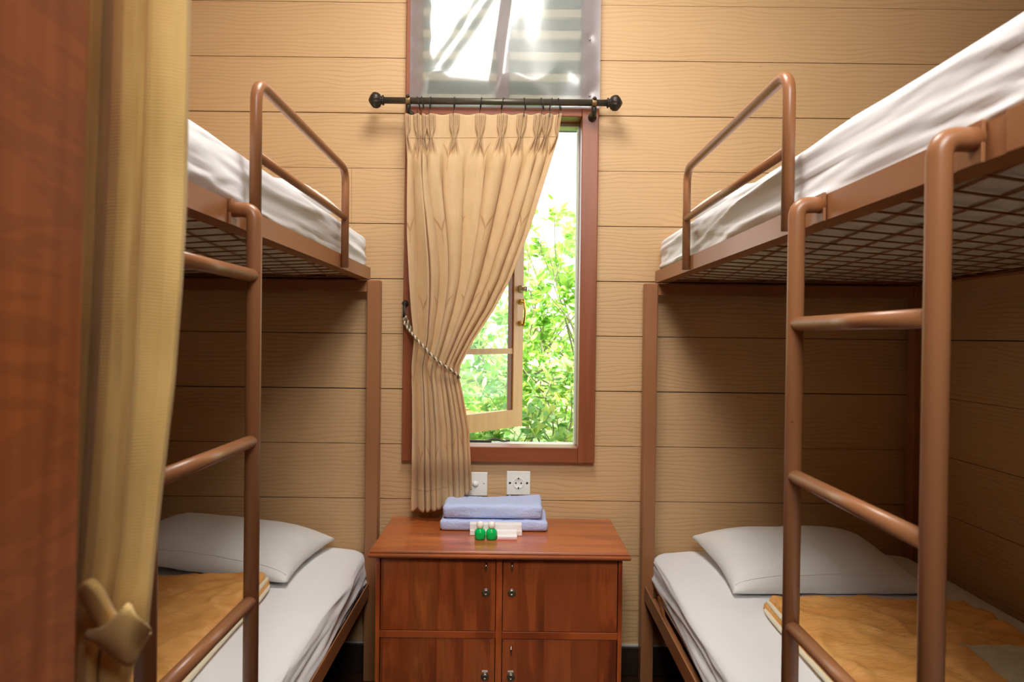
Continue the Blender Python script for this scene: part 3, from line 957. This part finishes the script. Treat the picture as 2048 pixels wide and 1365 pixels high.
# ---------------------------------------------------------------- pillows
def pillow(loc, w_, d_, h_, rz, rx, label, seed, group='white pillows', ry=0.0):
    root = thing('pillow', loc, label, 'pillow', group)
    root.rotation_euler = (rx, ry, rz)
    def surf(sgn):
        def fn(u, v):
            a, b = u * 2 - 1, v * 2 - 1
            e = max(0.0, (1 - abs(a) ** 3.2) * (1 - abs(b) ** 2.8)) ** 0.55
            pull = 1 - 0.07 * (1 - abs(b) ** 2) * abs(a) ** 3
            pully = 1 - 0.07 * (1 - abs(a) ** 2) * abs(b) ** 3
            x, y = a * w_ / 2 * pull, b * d_ / 2 * pully
            wr = 0.010 * N3(x * 5 + seed, y * 5, seed) + 0.006 * max(0, 1 - 5 * abs(N3(x * 6 + seed, y * 8 + x * 4, seed * 2))) * smooth(0.3, 1.0, max(abs(a), abs(b)))
            t_ = h_ / 2 * e * (1.0 if sgn > 0 else 0.40)
            return Vector((x, y, sgn * (t_ + wr * e)))
        return fn
    m = MB().grid(64, 48, surf(1)); m.grid(64, 48, surf(-1))
    o = m.build('pillow_body', M['pillow'], root, local=True, fix=False)
    bm = bmesh.new(); bm.from_mesh(o.data)
    bmesh.ops.remove_doubles(bm, verts=bm.verts, dist=0.0005); bmesh.ops.recalc_face_normals(bm, faces=bm.faces)
    bm.to_mesh(o.data); bm.free()
    # sewn hem a little in from the open edge
    pts = []
    for i in range(41):
        p = surf(1)(0.02 + 0.96 * i / 40, 0.06); pts.append(p + Vector((0, 0, 0.0006)))
    MB().tube(pts, 0.0013, 6).build('hem', M['pillow'], root, local=True)
    return root
ZLM = EYE - 0.762
pillow((-0.945, 2.235, ZLM + 0.050), 0.62, 0.40, 0.155, R(-6), R(2), 'white pillow on the lower left bunk', 1.0, ry=R(4.5))
pillow((0.945, 2.185, ZLM + 0.040), 0.60, 0.42, 0.165, R(2), R(6), 'white pillow on the lower right bunk', 4.0)
ZUM = EYE + 0.372
pillow((-0.86, 2.20, ZUM + 0.052), 0.52, 0.38, 0.14, R(0), R(2), 'white pillow on the upper left bunk, only its top showing', 7.0)
pillow((0.86, 2.20, ZUM + 0.052), 0.52, 0.38, 0.14, R(0), R(2), 'white pillow on the upper right bunk, only its top showing', 9.0)

# ---------------------------------------------------------------- folded quilts
def quilt(loc, x0, x1, y0, y1, mat, s, label, seed, yaw):
    root = thing('folded_quilt', loc, label, 'quilt', 'folded orange quilts')
    root.rotation_euler = (0, 0, yaw)
    lx, ly, lz = loc
    def disp(p, n):
        q = 0.008 * N3(p.x * 4 + seed, p.y * 5, 1)
        for k_, (fx_, fy_, a_) in enumerate(((4, 11, 0.008), (9, 6, 0.006), (15, 26, 0.004))):
            q += a_ * math.exp(-(N3(p.x * fx_ + seed + k_, p.y * fy_ + p.x * 3 * s, 2 + k_) / 0.16) ** 2)
        for ys in ((0.215, -0.16) if s < 0 else (-0.05,)):
            g_ = math.exp(-((p.y - ys - 0.004 * N3(p.x * 20, 0, 0)) / 0.007) ** 2)
            q += -0.007 * g_ + 0.0055 * N3(p.x * 45, seed, 0) * math.exp(-((p.y - ys) / 0.035) ** 2)
        side = 0.012 * N3(p.y * 5 + seed, p.z * 20, 3)
        return Vector((n.x * side, n.y * side, max(0, n.z) * q + (0.002 if n.z > 0 else 0)))
    lay = [(0.0, 0.017, 0.0), (0.0145, 0.040, -0.012)]
    for i, (a, b, sh) in enumerate(lay):
        g = -sh
        m = soft_box(x0 + (g if s > 0 else 0), x1 - (0 if s > 0 else g), y0, y1 - g * 0.6, a, b, 0.010, (0.009, 0.009, 0.01), disp)
        m.build('quilt_layer', mat, root, local=True)
        # cream piping round the aisle-side and head-side edges
        xe = (x0 + g - 0.001) if s > 0 else (x1 - g + 0.001)
        xo = x1 if s > 0 else x0
        pts = [(xe, y0 + 0.01, (a + b) / 2), (xe, (y0 + y1) / 2, (a + b) / 2 + 0.003), (xe, y1 - 0.05, (a + b) / 2), (xe + s * 0.03, y1 - g * 0.6 - 0.002, (a + b) / 2), (xe + s * 0.22, y1 - g * 0.6 + 0.002, (a + b) / 2), (xo - s * 0.03, y1 - g * 0.6, (a + b) / 2)]
        pts = [Vector(p) + Vector((0.006 * N3(p[1] * 9, seed, i), 0, 0)) for p in pts]
        if i == 0: pts = pts[:4]
        MB().tube(catmull(pts, 10), 0.0065, 10).build('piping', M['piping'], root, local=True)
    return root
quilt((-0.98, 1.55, ZLM + 0.007), -0.30, 0.29, -0.50, 0.44, M['quilt_l'], -1, 'orange quilt folded flat on the lower left bunk', 2.0, R(2))
quilt((0.97, 1.50, ZLM + 0.007), -0.27, 0.28, -0.45, 0.37, M['quilt_r'], 1, 'orange quilt with a cream corner patch folded on the lower right bunk', 5.0, R(-1))
# orange cloth corner poking out under the right sheet
pc = P(1318, 1228, 2.2)
def tuck(u, v):
    return Vector((0.496 - 0.004 * math.sin(u * 5) - 0.003 * v, 2.14 + 0.12 * u, EYE - 0.888 + 0.040 * v * (0.5 + 0.5 * math.sin(PI * u)) ))
tk = MB().grid(12, 6, tuck); tk.grid(12, 6, lambda u, v: tuck(u, v) + Vector((0.002, 0, 0)))
tag(tk.build('tucked_cloth', M['quilt_r'], loc=(0.49, 2.2, EYE - 0.888)), 'orange cloth corner sticking out under the lower right mattress sheet', 'cloth')

# ---------------------------------------------------------------- locker cabinet
CX0, CX1, CY0, CY1 = -0.412, 0.350, 2.082, 2.44
CT = EYE - 0.66
cab = thing('locker_cabinet', ((CX0 + CX1) / 2, (CY0 + CY1) / 2, 0), 'reddish brown wooden locker cabinet with small doors under the window', 'cabinet')
mb = MB()
prof = [(-0.0, -0.001), (0.0, -0.012), (0.004, -0.016), (0.004, -0.020), (-0.004, -0.026), (-0.012, -0.028)]
ox0, ox1, oy0, oy1 = -0.428, 0.367, 2.060, 2.445
bm_top = []
rings = [(0.010, 0.0), (0.004, 0.0), (0.0015, -0.002), (0.0, -0.006), (0.003, -0.008), (-0.004, -0.012), (-0.005, -0.016), (-0.002, -0.021), (0.006, -0.025), (0.02, -0.026)]
vs_ = []
for (ins, h) in rings:
    for (x, y) in ((ox0 + ins, oy0 + ins), (ox1 - ins, oy0 + ins), (ox1 - ins, oy1), (ox0 + ins, oy1)):
        vs_.append((x, y, CT + h))
fs_ = []
for i in range(len(rings) - 1):
    for k in range(4):
        a, b = i * 4 + k, i * 4 + (k + 1) % 4
        fs_.append((a, b, b + 4, a + 4))
fs_.append((3, 2, 1, 0)); fs_.append(tuple(len(vs_) - 4 + k for k in range(4)))
mb.add(vs_, fs_, False)
mb.build('cabinet_top', M['top_wood'], cab)
ZB = CT - 0.0262
mb = MB()
SX = 0.013
mb.box(CX0, CX0 + SX, CY0, CY1, 0.0, ZB, 0.0015)
mb.box(CX1 - SX, CX1, CY0, CY1, 0.0, ZB, 0.0015)
mb.box(CX0 + SX, CX1 - SX, CY1 - 0.01, CY1, 0.0, ZB)
msx = P(998, 1200, CY0).x
mb.box(msx - 0.0095, msx + 0.0095, CY0 + 0.001, CY1 - 0.011, 0.03, ZB - 0.0005, 0.001)
mb.build('cabinet_body', M['carcass'], cab)
zr = [EYE + (672 - y) * CY0 / F for y in (1267, 1281)]
for (q0, q1) in ((CX0 + SX + 0.0003, msx - 0.0098), (msx + 0.0098, CX1 - SX - 0.0003)):
    for (q2, q3) in ((zr[1], zr[0]), (0.03, 0.05)):
        MB().box(q0, q1, CY0 + 0.002, CY1 - 0.011, q2, q3, 0.001).build('cabinet_shelf', M['carcass_h'], cab)
cols = [(CX0 + SX + 0.002, msx - 0.0115), (msx + 0.0115, CX1 - SX - 0.002)]
rows = [(zr[0] + 0.0015, ZB - 0.006), (0.052, zr[1] - 0.002)]
def hook_mb(x, z, y):
    m = MB().lathe([(0.005, 0), (0.004, 0.003), (0.0022, 0.004), (0.0022, 0.012)], (x, y, z + 0.006), (0, -1, 0), 14)
    m.tube([(x, y - 0.012, z + 0.009), (x, y - 0.014, z + 0.002), (x, y - 0.013, z - 0.006), (x, y - 0.009, z - 0.010)], 0.0028, 10)
    return m
def lock_mb(x, z, y):
    return MB().lathe([(0.0125, 0), (0.0128, 0.002), (0.011, 0.0035), (0.0095, 0.0025), (0.0085, 0.005), (0.005, 0.0058), (0.0045, 0.004), (0.0015, 0.004)], (x, y, z), (0, -1, 0), 28)
hx_ = [P(972, 1150, CY0).x, P(1024, 1150, CY0).x]
for r_, (z0, z1) in enumerate(rows):
    for c_, (x0, x1) in enumerate(cols):
        yd = CY0 + 0.004
        dr = MB().box(x0, x1, yd, yd + 0.016, z0, z1, 0.0015).build('door', M['door_wood'], cab)
        x = hx_[c_]
        if not (r_ == 1 and c_ == 0):
            hook_mb(x, (EYE + (672 - 1134) * CY0 / F) if r_ == 0 else (EYE + (672 - 1302) * CY0 / F), yd).build('hook', M['chrome'], dr)
        zl = EYE + (672 - (1188 if r_ == 0 else 1358)) * CY0 / F
        lk = lock_mb(x, zl, yd).build('lock', M['lock'], dr)
        if r_ == 1:
            MB().box(x - 0.009, x + 0.008, yd - 0.001, yd - 0.0002, zl + 0.014, zl + 0.020).build('sticker', M['paint_chip'], dr)

# ---------------------------------------------------------------- towels
def towel(loc, x0, x1, y0, y1, h, label, seed, lift=0.0):
    root = thing('folded_towel', loc, label, 'towel', 'lavender towels stacked on the cabinet')
    lx, ly, lz = loc
    def shape(a, b, hole):
        def disp(p, n):
            u = (p.x - x0) / (x1 - x0); v = (p.y - y0) / (y1 - y0)
            dz = 0.004 * N3(p.x * 14 + seed, p.y * 14, seed) + 0.0018 * N3(p.x * 90, p.y * 90, p.z * 90 + seed)
            dz += lift * smooth(0.55, 1, u) * smooth(0.3, 1, v) * max(0, (p.z - a) / (b - a))
            sd = 0.004 * N3(p.x * 12, p.y * 20, p.z * 30 + seed) + 0.0015 * N3(p.x * 110, p.z * 110, seed)
            return Vector((n.x * sd, n.y * sd, (dz if n.z > 0.1 else 0)))
        return soft_box(x0, x1, y0, y1, a, b, 0.013, 0.006, disp)
    m = shape(0.0, h, 0)
    m.build('towel_body', M['towel'], root, local=True)
    return root
towel((-0.05, 2.35, CT + 0.0005), -0.185, 0.178, -0.078, 0.086, 0.038, 'lower lavender towel of the folded pair on the cabinet', 1.0)
towel((-0.05, 2.35, CT + 0.0420), -0.176, 0.160, -0.074, 0.062, 0.046, 'upper lavender towel of the folded pair, right corner raised', 4.0, 0.012)

# ---------------------------------------------------------------- toiletries
def bottle(x, y, label):
    root = thing('shampoo_bottle', (x, y, CT), label, 'bottle', 'green shampoo bottles on the cabinet')
    MB().lathe([(0.012, 0.0003), (0.0165, 0.0015), (0.0178, 0.006), (0.0178, 0.022), (0.0165, 0.028), (0.011, 0.0335), (0.008, 0.036)], (x, y, CT), (0, 0, 1), 32).build('bottle_body', M['shampoo'], root)
    MB().lathe([(0.0075, 0.0355), (0.0100, 0.0375), (0.0116, 0.0410), (0.0122, 0.0455), (0.0116, 0.0500), (0.0098, 0.0540), (0.0068, 0.0566), (0.002, 0.0578)], (x, y, CT), (0, 0, 1), 32).build('cap', M['cap'], root)
b1 = P(960, 1079, 2.19); b2 = P(982, 1079, 2.19)
bottle(b1.x, 2.19, 'small green shampoo bottle with white ball cap, left of the pair')
bottle(b2.x + 0.0015, 2.19, 'small green shampoo bottle with white ball cap, nearer the pink boxes')
def carton(name, x0, x1, y0, y1, z0, z1, label, mat, edge=None, cat='box', grp=None):
    o = MB().box(x0, x1, y0, y1, z0, z1, 0.0012).build(name, mat, loc=((x0 + x1) / 2, (y0 + y1) / 2, z0))
    return tag(o, label, cat, grp)
xa, xb = P(940, 1070, 2.245).x, P(1044, 1070, 2.245).x
carton('toothbrush_box', xa, xb, 2.228, 2.260, CT + 0.0004, CT + 0.0165, 'lower long white carton lying against the towels', M['carton'], grp='white toothbrush cartons')
carton('toothbrush_box', xa - 0.001, xb - 0.001, 2.234, 2.264, CT + 0.0169, CT + 0.036, 'upper long white carton lying against the towels', M['carton'], grp='white toothbrush cartons')
def soap(x0, x1, y0, y1, z0, z1, label):
    root = thing('soap_box', ((x0 + x1) / 2, (y0 + y1) / 2, z0), label, 'box', 'little pink and white soap boxes')
    MB().box(x0, x1, y0, y1, z0, z0 + (z1 - z0) * 0.45, 0.0006).build('box_base', M['pinkbox'], root)
    MB().box(x0, x1, y0, y1, z0 + (z1 - z0) * 0.46, z1, 0.0006).build('box_lid', M['carton'], root)
xa, xb = P(991, 1080, 2.19).x, P(1034, 1080, 2.19).x
soap(xa + 0.006, xb, 2.178, 2.203, CT + 0.0004, CT + 0.012, 'small pink and white soap box in front, right of the green bottles')
soap(xa + 0.006, xb, 2.204, 2.226, CT + 0.0004, CT + 0.022, 'small pink and white soap box behind the front one')

# ---------------------------------------------------------------- wall plates
def plate(px, py, kind, label):
    c = P(px, py, YW - 0.006)
    x, z = c.x, c.z
    yf = YW - 0.012
    root = thing(kind, (x, YW - 0.002, z), label, 'wall switch' if kind == 'light_switch' else 'power socket')
    MB().box(x - 0.043, x + 0.043, yf, YW - 0.0016, z - 0.043, z + 0.043, 0.002).build('cover_plate', M['white_plastic'], root)
    if kind == 'light_switch':
        MB().lathe([(0.0115, 0), (0.0115, 0.001), (0.009, 0.0015), (0.009, 0.004), (0.006, 0.0065), (0.001, 0.007)], (x + 0.0, yf, z), (0, -1, 0), 24).build('knob', M['white_plastic'], root)
        MB().lathe([(0.0022, 0), (0.0015, 0.001)], (x + 0.030, yf, z + 0.002), (0, -1, 0), 10).build('screw', M['lock'], root)
    else:
        MB().lathe([(0.0205, 0), (0.0205, 0.0015), (0.019, 0.002), (0.0175, 0.0008), (0.001, 0.0004)], (x, yf, z), (0, -1, 0), 32).build('socket_well', M['white_plastic'], root)
        for dx in (-0.0095, 0.0095):
            MB().lathe([(0.0027, 0), (0.0027, 0.0022)], (x + dx, yf, z), (0, -1, 0), 12).build('pin_hole', M['dark'], root)
        for dz in (-0.0172, 0.0172): MB().box(x - 0.0022, x + 0.0022, yf - 0.0032, yf, z + dz - 0.0028, z + dz + 0.0028).build('earth_clip', M['dark'], root)
        for dx in (-0.031, 0.031):
            MB().lathe([(0.0042, 0), (0.003, 0.0012)], (x + dx, yf, z), (0, -1, 0), 14).build('screw', M['dark'], root)
        MB().box(x - 0.036, x - 0.027, YW - 0.008, YW - 0.001, CT + 0.001, z - 0.0435).build('cable_cover', M['white_plastic'], root)
plate(951, 968, 'light_switch', 'white switch plate half hidden behind the patterned curtain hem')
plate(1037, 966, 'power_socket', 'white round-pin power socket above the towels')

# ---------------------------------------------------------------- curtain rod
RY = 2.375
rz0 = P(980, 204, RY).z
ra, rb = P(768, 203, RY), P(1214, 208, RY)
rod = thing('curtain_rod', (0.0, RY, rz0), 'dark metal curtain rod with acorn finials above the window', 'curtain rod')
MB().tube([(ra.x, RY, rz0), (rb.x, RY, rz0)], 0.0115, 24).build('rod', M['rod'], rod)
for s, e in ((-1, ra.x), (1, rb.x)):
    pr = [(0.0115, -0.002), (0.0165, 0.0), (0.0165, 0.004), (0.013, 0.006), (0.0135, 0.009), (0.021, 0.013), (0.0255, 0.021), (0.0265, 0.029), (0.025, 0.036), (0.017, 0.044), (0.008, 0.050), (0.0015, 0.053)]
    MB().lathe(pr, (e, RY, rz0), (s, 0, 0), 48, flute=0.10, nflute=12).build('finial', M['iron'], rod)
for px in (817, 1188):
    x = P(px, 204, RY).x
    mb = MB().lathe([(0.0145, -0.008), (0.0150, -0.006), (0.0150, 0.006), (0.0145, 0.008)], (x, RY, rz0), (1, 0, 0), 28)
    band = mb.build('bracket_ring', M['band'], rod)
    MB().lathe([(0.0065, 0), (0.007, 0.003), (0.004, 0.007), (0.001, 0.008)], (x, RY - 0.011, rz0 + 0.010), (0, -0.8, 0.6), 16).build('screw', M['iron'], band)
    mb = MB().tube(catmull([(x, RY, rz0 - 0.016), (x, RY + 0.004, rz0 - 0.030), (x, RY + 0.022, rz0 - 0.036), (x, FY0 - 0.001, rz0 - 0.034)], 6), 0.009, 14)
    mb.lathe([(0.015, 0), (0.015, 0.004), (0.009, 0.007)], (x, FY0 - 0.0004, rz0 - 0.034), (0, -1, 0), 20)
    mb.build('bracket', M['iron'], rod)

# ---------------------------------------------------------------- window curtain
CYW = 2.375
# outline rows: photo y, left x, right x
rows_ = [(226, 811, 1123), (275, 813, 1116), (320, 815, 1103), (400, 814, 1078), (470, 814, 1056), (560, 818, 1020), (620, 822, 988), (680, 828, 948), (730, 823, 921), (752, 823, 918),
         (790, 824, 926), (860, 824, 938), (940, 823, 942), (1000, 822, 945), (1025, 822, 945)]
ltab = [(y, xl) for y, xl, xr in rows_]; rtab = [(y, xr) for y, xl, xr in rows_]
peaks_px = [811, 837, 846, 861, 909, 961, 1005, 1044, 1078, 1096, 1122]
NF = len(peaks_px) - 1
btab = [(0, 1021), (0.15, 1024), (0.33, 1020), (0.5, 1014), (0.62, 1003), (0.75, 999), (0.86, 990), (1, 978)]
NU, NV = 520, 170
GTAB = [(0, 0), (0.1, 0.19), (0.2, 0.26), (0.3, 0.37), (0.4, 0.45), (0.5, 0.56), (0.6, 0.64), (0.7, 0.745), (0.8, 0.83), (0.9, 0.925), (1, 1)]
def curtain_pt(u, v, raw=False):
    yb = lerp_tab(btab, u) + 3.0 * math.cos(u * NF * 2 * PI)
    py = 227 + (yb - 227) * v
    py += 7 * smooth(0.02, 0, v) * (math.sin(u * NF * PI) ** 2) * 0.5       # scalloped heading
    a, b = lerp_tab(ltab, py), lerp_tab(rtab, py)
    g = u * NF; k = min(NF - 1, int(g)); fr = g - k
    hp = peaks_px[k] + (peaks_px[k + 1] - peaks_px[k]) * fr
    hu = (hp - 811) / (1122 - 811)
    wgt = smooth(300, 620, py)
    # evenly gathered below, denser toward the free edge
    gu = lerp_tab(GTAB, u)
    uu = hu * (1 - wgt) + gu * wgt
    # tie pull gathers cloth at right part
    ph = 2 * PI * g
    tt = (fr - 0.5 if False else (min(fr, 1 - fr)))            # distance from the nearest pleat
    cellw = 0.1
    # heading: sharp triple fins at each pleat
    tpx = tt * (peaks_px[k + 1] - peaks_px[k])
    spread = 1 + 1.3 * math.exp(-((py - 274) / 10.0) ** 2) if py < 274 else 2.3 / (1 + (py - 274) / 16.0)
    tq = tpx * spread
    fin = math.exp(-(tq / 10.5) ** 4) * (0.55 + 0.45 * math.cos(2 * PI * tq / 7.6)) * 0.022
    if k in (1,): fin *= 0.7
    head = smooth(318, 285, py)
    round_ = abs(math.cos(PI * g)) 
    amp = (0.015 + 0.009 * smooth(300, 520, py)) * (1 - 0.25 * math.exp(-((py - 752) / 40) ** 2))
    var = 0.8 + 0.7 * N3(g * 0.9 + 3, py * 0.002, 2.2)
    fold = amp * (round_ ** 0.8) * var * 1.5 * smooth(272, 335, py) 
    yy = CYW - (fin * head + fold * (1 - head))
    yy -= 0.003 * N3(u * 9, py * 0.006, 7)
    yy += 0.030 * smooth(915, 980, py)
    # folds lean: lateral overlap
    px_ = a + (b - a) * uu
    lean = math.sin(ph) * (b - a) / NF * (0.27 * smooth(280, 400, py)) * (0.8 + 0.9 * N3(g * 0.5, 9.1, 0.4))
    px_ += lean
    # wobble of vertical folds
    px_ += 2.0 * N3(u * 6, py * 0.006, 3) * smooth(300, 450, py) * (1 if 0.03 < u < 0.97 else 0)
    p = P(px_, py, yy)
    return p
cur = thing('window_curtain', (P(880, 600, CYW).x, CYW, rz0 - 0.03), 'beige leaf-patterned pleated curtain tied back to the left of the window', 'curtain')
m = MB().grid(NU, NV, curtain_pt)
pan = m.build('curtain_panel', M['curtain'], cur, fix=False)
uvl = pan.data.uv_layers.new(name='UVMap')
W_ = NU + 1
uvs = []
for pl in pan.data.polygons:
    for li in pl.loop_indices:
        vi = pan.data.loops[li].vertex_index
        uvs += [(vi % W_) / NU * 1.15 + 0.03, -(vi // W_) / NV * 1.42]
uvl.data.foreach_set('uv', uvs)
so = pan.modifiers.new('solid', 'SOLIDIFY'); so.thickness = 0.0012; so.offset = 1
# heading band line and bottom hem seam
for v0 in (0.062,):
    pts = [curtain_pt(i / 400, v0) + Vector((0, -0.0012, 0)) for i in range(401)]
    MB().tube(pts, 0.0006, 5).build('heading_seam', M['curtain'], cur)
pts = [curtain_pt(i / 400, 0.945) + Vector((0, -0.0012, 0)) for i in range(401)]
MB().tube(pts, 0.0006, 5).build('hem_seam', M['curtain'], cur)
# rings with hooks
for px in (838, 846, 861, 909, 962, 1005, 1050, 1085, 1101, 1119):
    c = P(px, 206, RY)
    tilt = rng.uniform(-0.35, 0.35)
    pts = []
    for k in range(25):
        a = 2 * PI * k / 24
        rr = 0.0205
        pts.append(Vector((c.x + tilt * 0.016 * math.cos(a), RY + rr * math.sin(a) * 0.85, rz0 - 0.0072 + rr * math.cos(a))))
    mb = MB().tube(pts, 0.0017, 8, caps=False)
    mb.tube([(c.x, RY - 0.004, rz0 - 0.027), (c.x - 0.003, RY - 0.010, rz0 - 0.036), (c.x - 0.003, RY - 0.004, rz0 - 0.052)], 0.0013, 6)
    mb.build('curtain_ring', M['iron'], cur)

# ---------------------------------------------------------------- tieback rope
def rope(path, r, root, name):
    pts = catmull(path, 14)
    Ls = [0]
    for a, b in zip(pts, pts[1:]): Ls.append(Ls[-1] + (b - a).length)
    for st, mat in ((0, M['rope_a']), (1, M['rope_b'])):
        sp = []
        for i, p in enumerate(pts):
            t_ = (pts[min(i + 1, len(pts) - 1)] - pts[max(i - 1, 0)]).normalized()
            n1 = t_.cross(Vector((0, 1, 0))).normalized(); n2 = t_.cross(n1)
            a = Ls[i] / 0.022 * 2 * PI + st * PI
            sp.append(p + (n1 * math.cos(a) + n2 * math.sin(a)) * r * 0.55)
        MB().tube(sp, r * 0.62, 8).build(name, mat, root)
tb = thing('tieback_rope', P(811, 610, 2.43), 'twisted grey and cream rope tieback round the window curtain', 'tieback')
fy = 2.322
path = [P(811, 632, 2.405), P(808, 642, 2.40), P(815, 655, 2.385), P(830, 674, 2.345), P(848, 694, 2.328), P(868, 715, 2.322), P(888, 731, 2.322), P(905, 742, 2.33), P(917, 753, 2.352), P(914, 753, 2.392), P(880, 735, 2.408), P(840, 690, 2.41), P(818, 650, 2.41), P(812, 634, 2.408)]
rope(path, 0.0048, tb, 'rope')
hk = P(811, 607, FY0)
mb = MB().lathe([(0.011, 0), (0.012, 0.004), (0.008, 0.010), (0.006, 0.014)], (hk.x, FY0 - 0.0003, hk.z), (0, -1, 0), 20)
mb.tube(catmull([(hk.x, FY0 - 0.012, hk.z), (hk.x, FY0 - 0.028, hk.z - 0.018), (hk.x + 0.001, FY0 - 0.032, hk.z - 0.040), (hk.x - 0.002, FY0 - 0.020, hk.z - 0.056)], 8), 0.005, 10)
mb.build('wall_hook', M['iron'], tb)

# ---------------------------------------------------------------- ochre doorway curtain in the left foreground
OY = 0.56
right = [(-250, 384), (0, 380), (250, 374), (400, 371), (560, 362), (760, 346), (960, 322), (1100, 306), (1200, 296), (1260, 290), (1330, 262), (1365, 254), (1800, 250)]
fa = [(-250, 305), (0, 303), (250, 295), (500, 284), (760, 270), (960, 252), (1100, 243), (1200, 228), (1260, 216), (1330, 202), (1365, 200), (1800, 200)]
fb_ = [(-250, 234), (0, 232), (250, 224), (500, 212), (760, 197), (960, 182), (1100, 170), (1200, 160), (1365, 150), (1800, 140)]
fc_ = [(-250, 210), (0, 208), (250, 198), (500, 188), (760, 174), (960, 162), (1100, 154), (1200, 148), (1365, 140), (1800, 130)]
def ochre(u, v):
    py = -250 + 2050 * v
    xr, xa_, xb_, xc_ = (lerp_tab(t_, py) for t_ in (right, fa, fb_, fc_))
    # profile stations across the cloth: (px, depth offset)
    st = [(0.00, 60, 0.030), (0.10, 150, 0.012), (0.20, xc_ - 22, -0.006), (0.26, xc_ - 4, 0.004), (0.31, xc_ + 2, 0.022), (0.37, xb_ - 5, 0.010), (0.42, xb_ - 2, 0.004), (0.46, xb_ + 3, -0.008),
          (0.52, xb_ + 22, -0.012), (0.62, (xa_ + xb_) / 2 + 10, -0.009), (0.70, xa_ - 8, -0.002), (0.735, xa_ + 4, 0.016), (0.75, xa_ + 5, 0.012), (0.765, xa_ - 1, -0.012), (0.80, xa_ + 8, -0.013), (0.90, (xa_ + xr) / 2 + 8, -0.011), (0.97, xr - 5, -0.006), (1.0, xr, 0.0)]
    x = lerp_tab([(a, b) for a, b, c in st], u)
    dy = lerp_tab([(a, c) for a, b, c in st], u)
    dy *= 0.95
    dy += 0.005 * N3(u * 6, py * 0.004, 8)
    tie = math.exp(-((py - 1265) / 45) ** 2)
    dy += 0.006 * tie
    return P(x, py, OY + dy)
oc = thing('doorway_curtain', P(265, 1900, OY), 'ochre ribbed curtain hanging beside the wooden door frame on the left', 'curtain')
oc.location.z = 0.3
m = MB().grid(240, 260, ochre)
op = m.build('curtain_panel', M['ribbed'], oc, fix=False)
so = op.modifiers.new('solid', 'SOLIDIFY'); so.thickness = 0.0018; so.offset = -1
# cloth tie band twisted round the bunch
TYY = OY - 0.030
def strip(pts_top, pts_bot, name, dz):
    A = catmull([P(a, b, c) for a, b, c in pts_top], 8); B = catmull([P(a, b, c) for a, b, c in pts_bot], 8)
    n = len(A) - 1
    m_ = MB().grid(n, 10, lambda u, v: A[int(round(u * n))].lerp(B[int(round(u * n))], v) + Vector((0, -0.004 * math.sin(PI * v), 0)))
    o_ = m_.build(name, M['ribbed'], oc, fix=False)
    s_ = o_.modifiers.new('solid', 'SOLIDIFY'); s_.thickness = 0.0065; s_.offset = 0
    return o_
strip([(120, 1218, TYY + 0.022), (150, 1180, TYY - 0.012), (173, 1163, TYY - 0.022), (195, 1178, TYY - 0.022), (212, 1206, TYY - 0.018), (228, 1232, TYY - 0.012), (252, 1252, TYY - 0.004)],
      [(125, 1250, TYY + 0.034), (152, 1214, TYY + 0.012), (170, 1208, TYY + 0.006), (184, 1230, TYY + 0.005), (198, 1258, TYY + 0.006), (214, 1276, TYY + 0.008), (240, 1284, TYY + 0.010)], 'tie_band', 0)
strip([(178, 1264, TYY + 0.006), (205, 1256, TYY - 0.016), (228, 1236, TYY - 0.026), (250, 1213, TYY - 0.030), (272, 1234, TYY - 0.024), (298, 1256, TYY - 0.002)],
      [(184, 1272, TYY + 0.010), (206, 1292, TYY + 0.002), (230, 1312, TYY - 0.002), (258, 1328, TYY - 0.004), (270, 1304, TYY), (294, 1264, TYY + 0.008)], 'tie_end', 0)
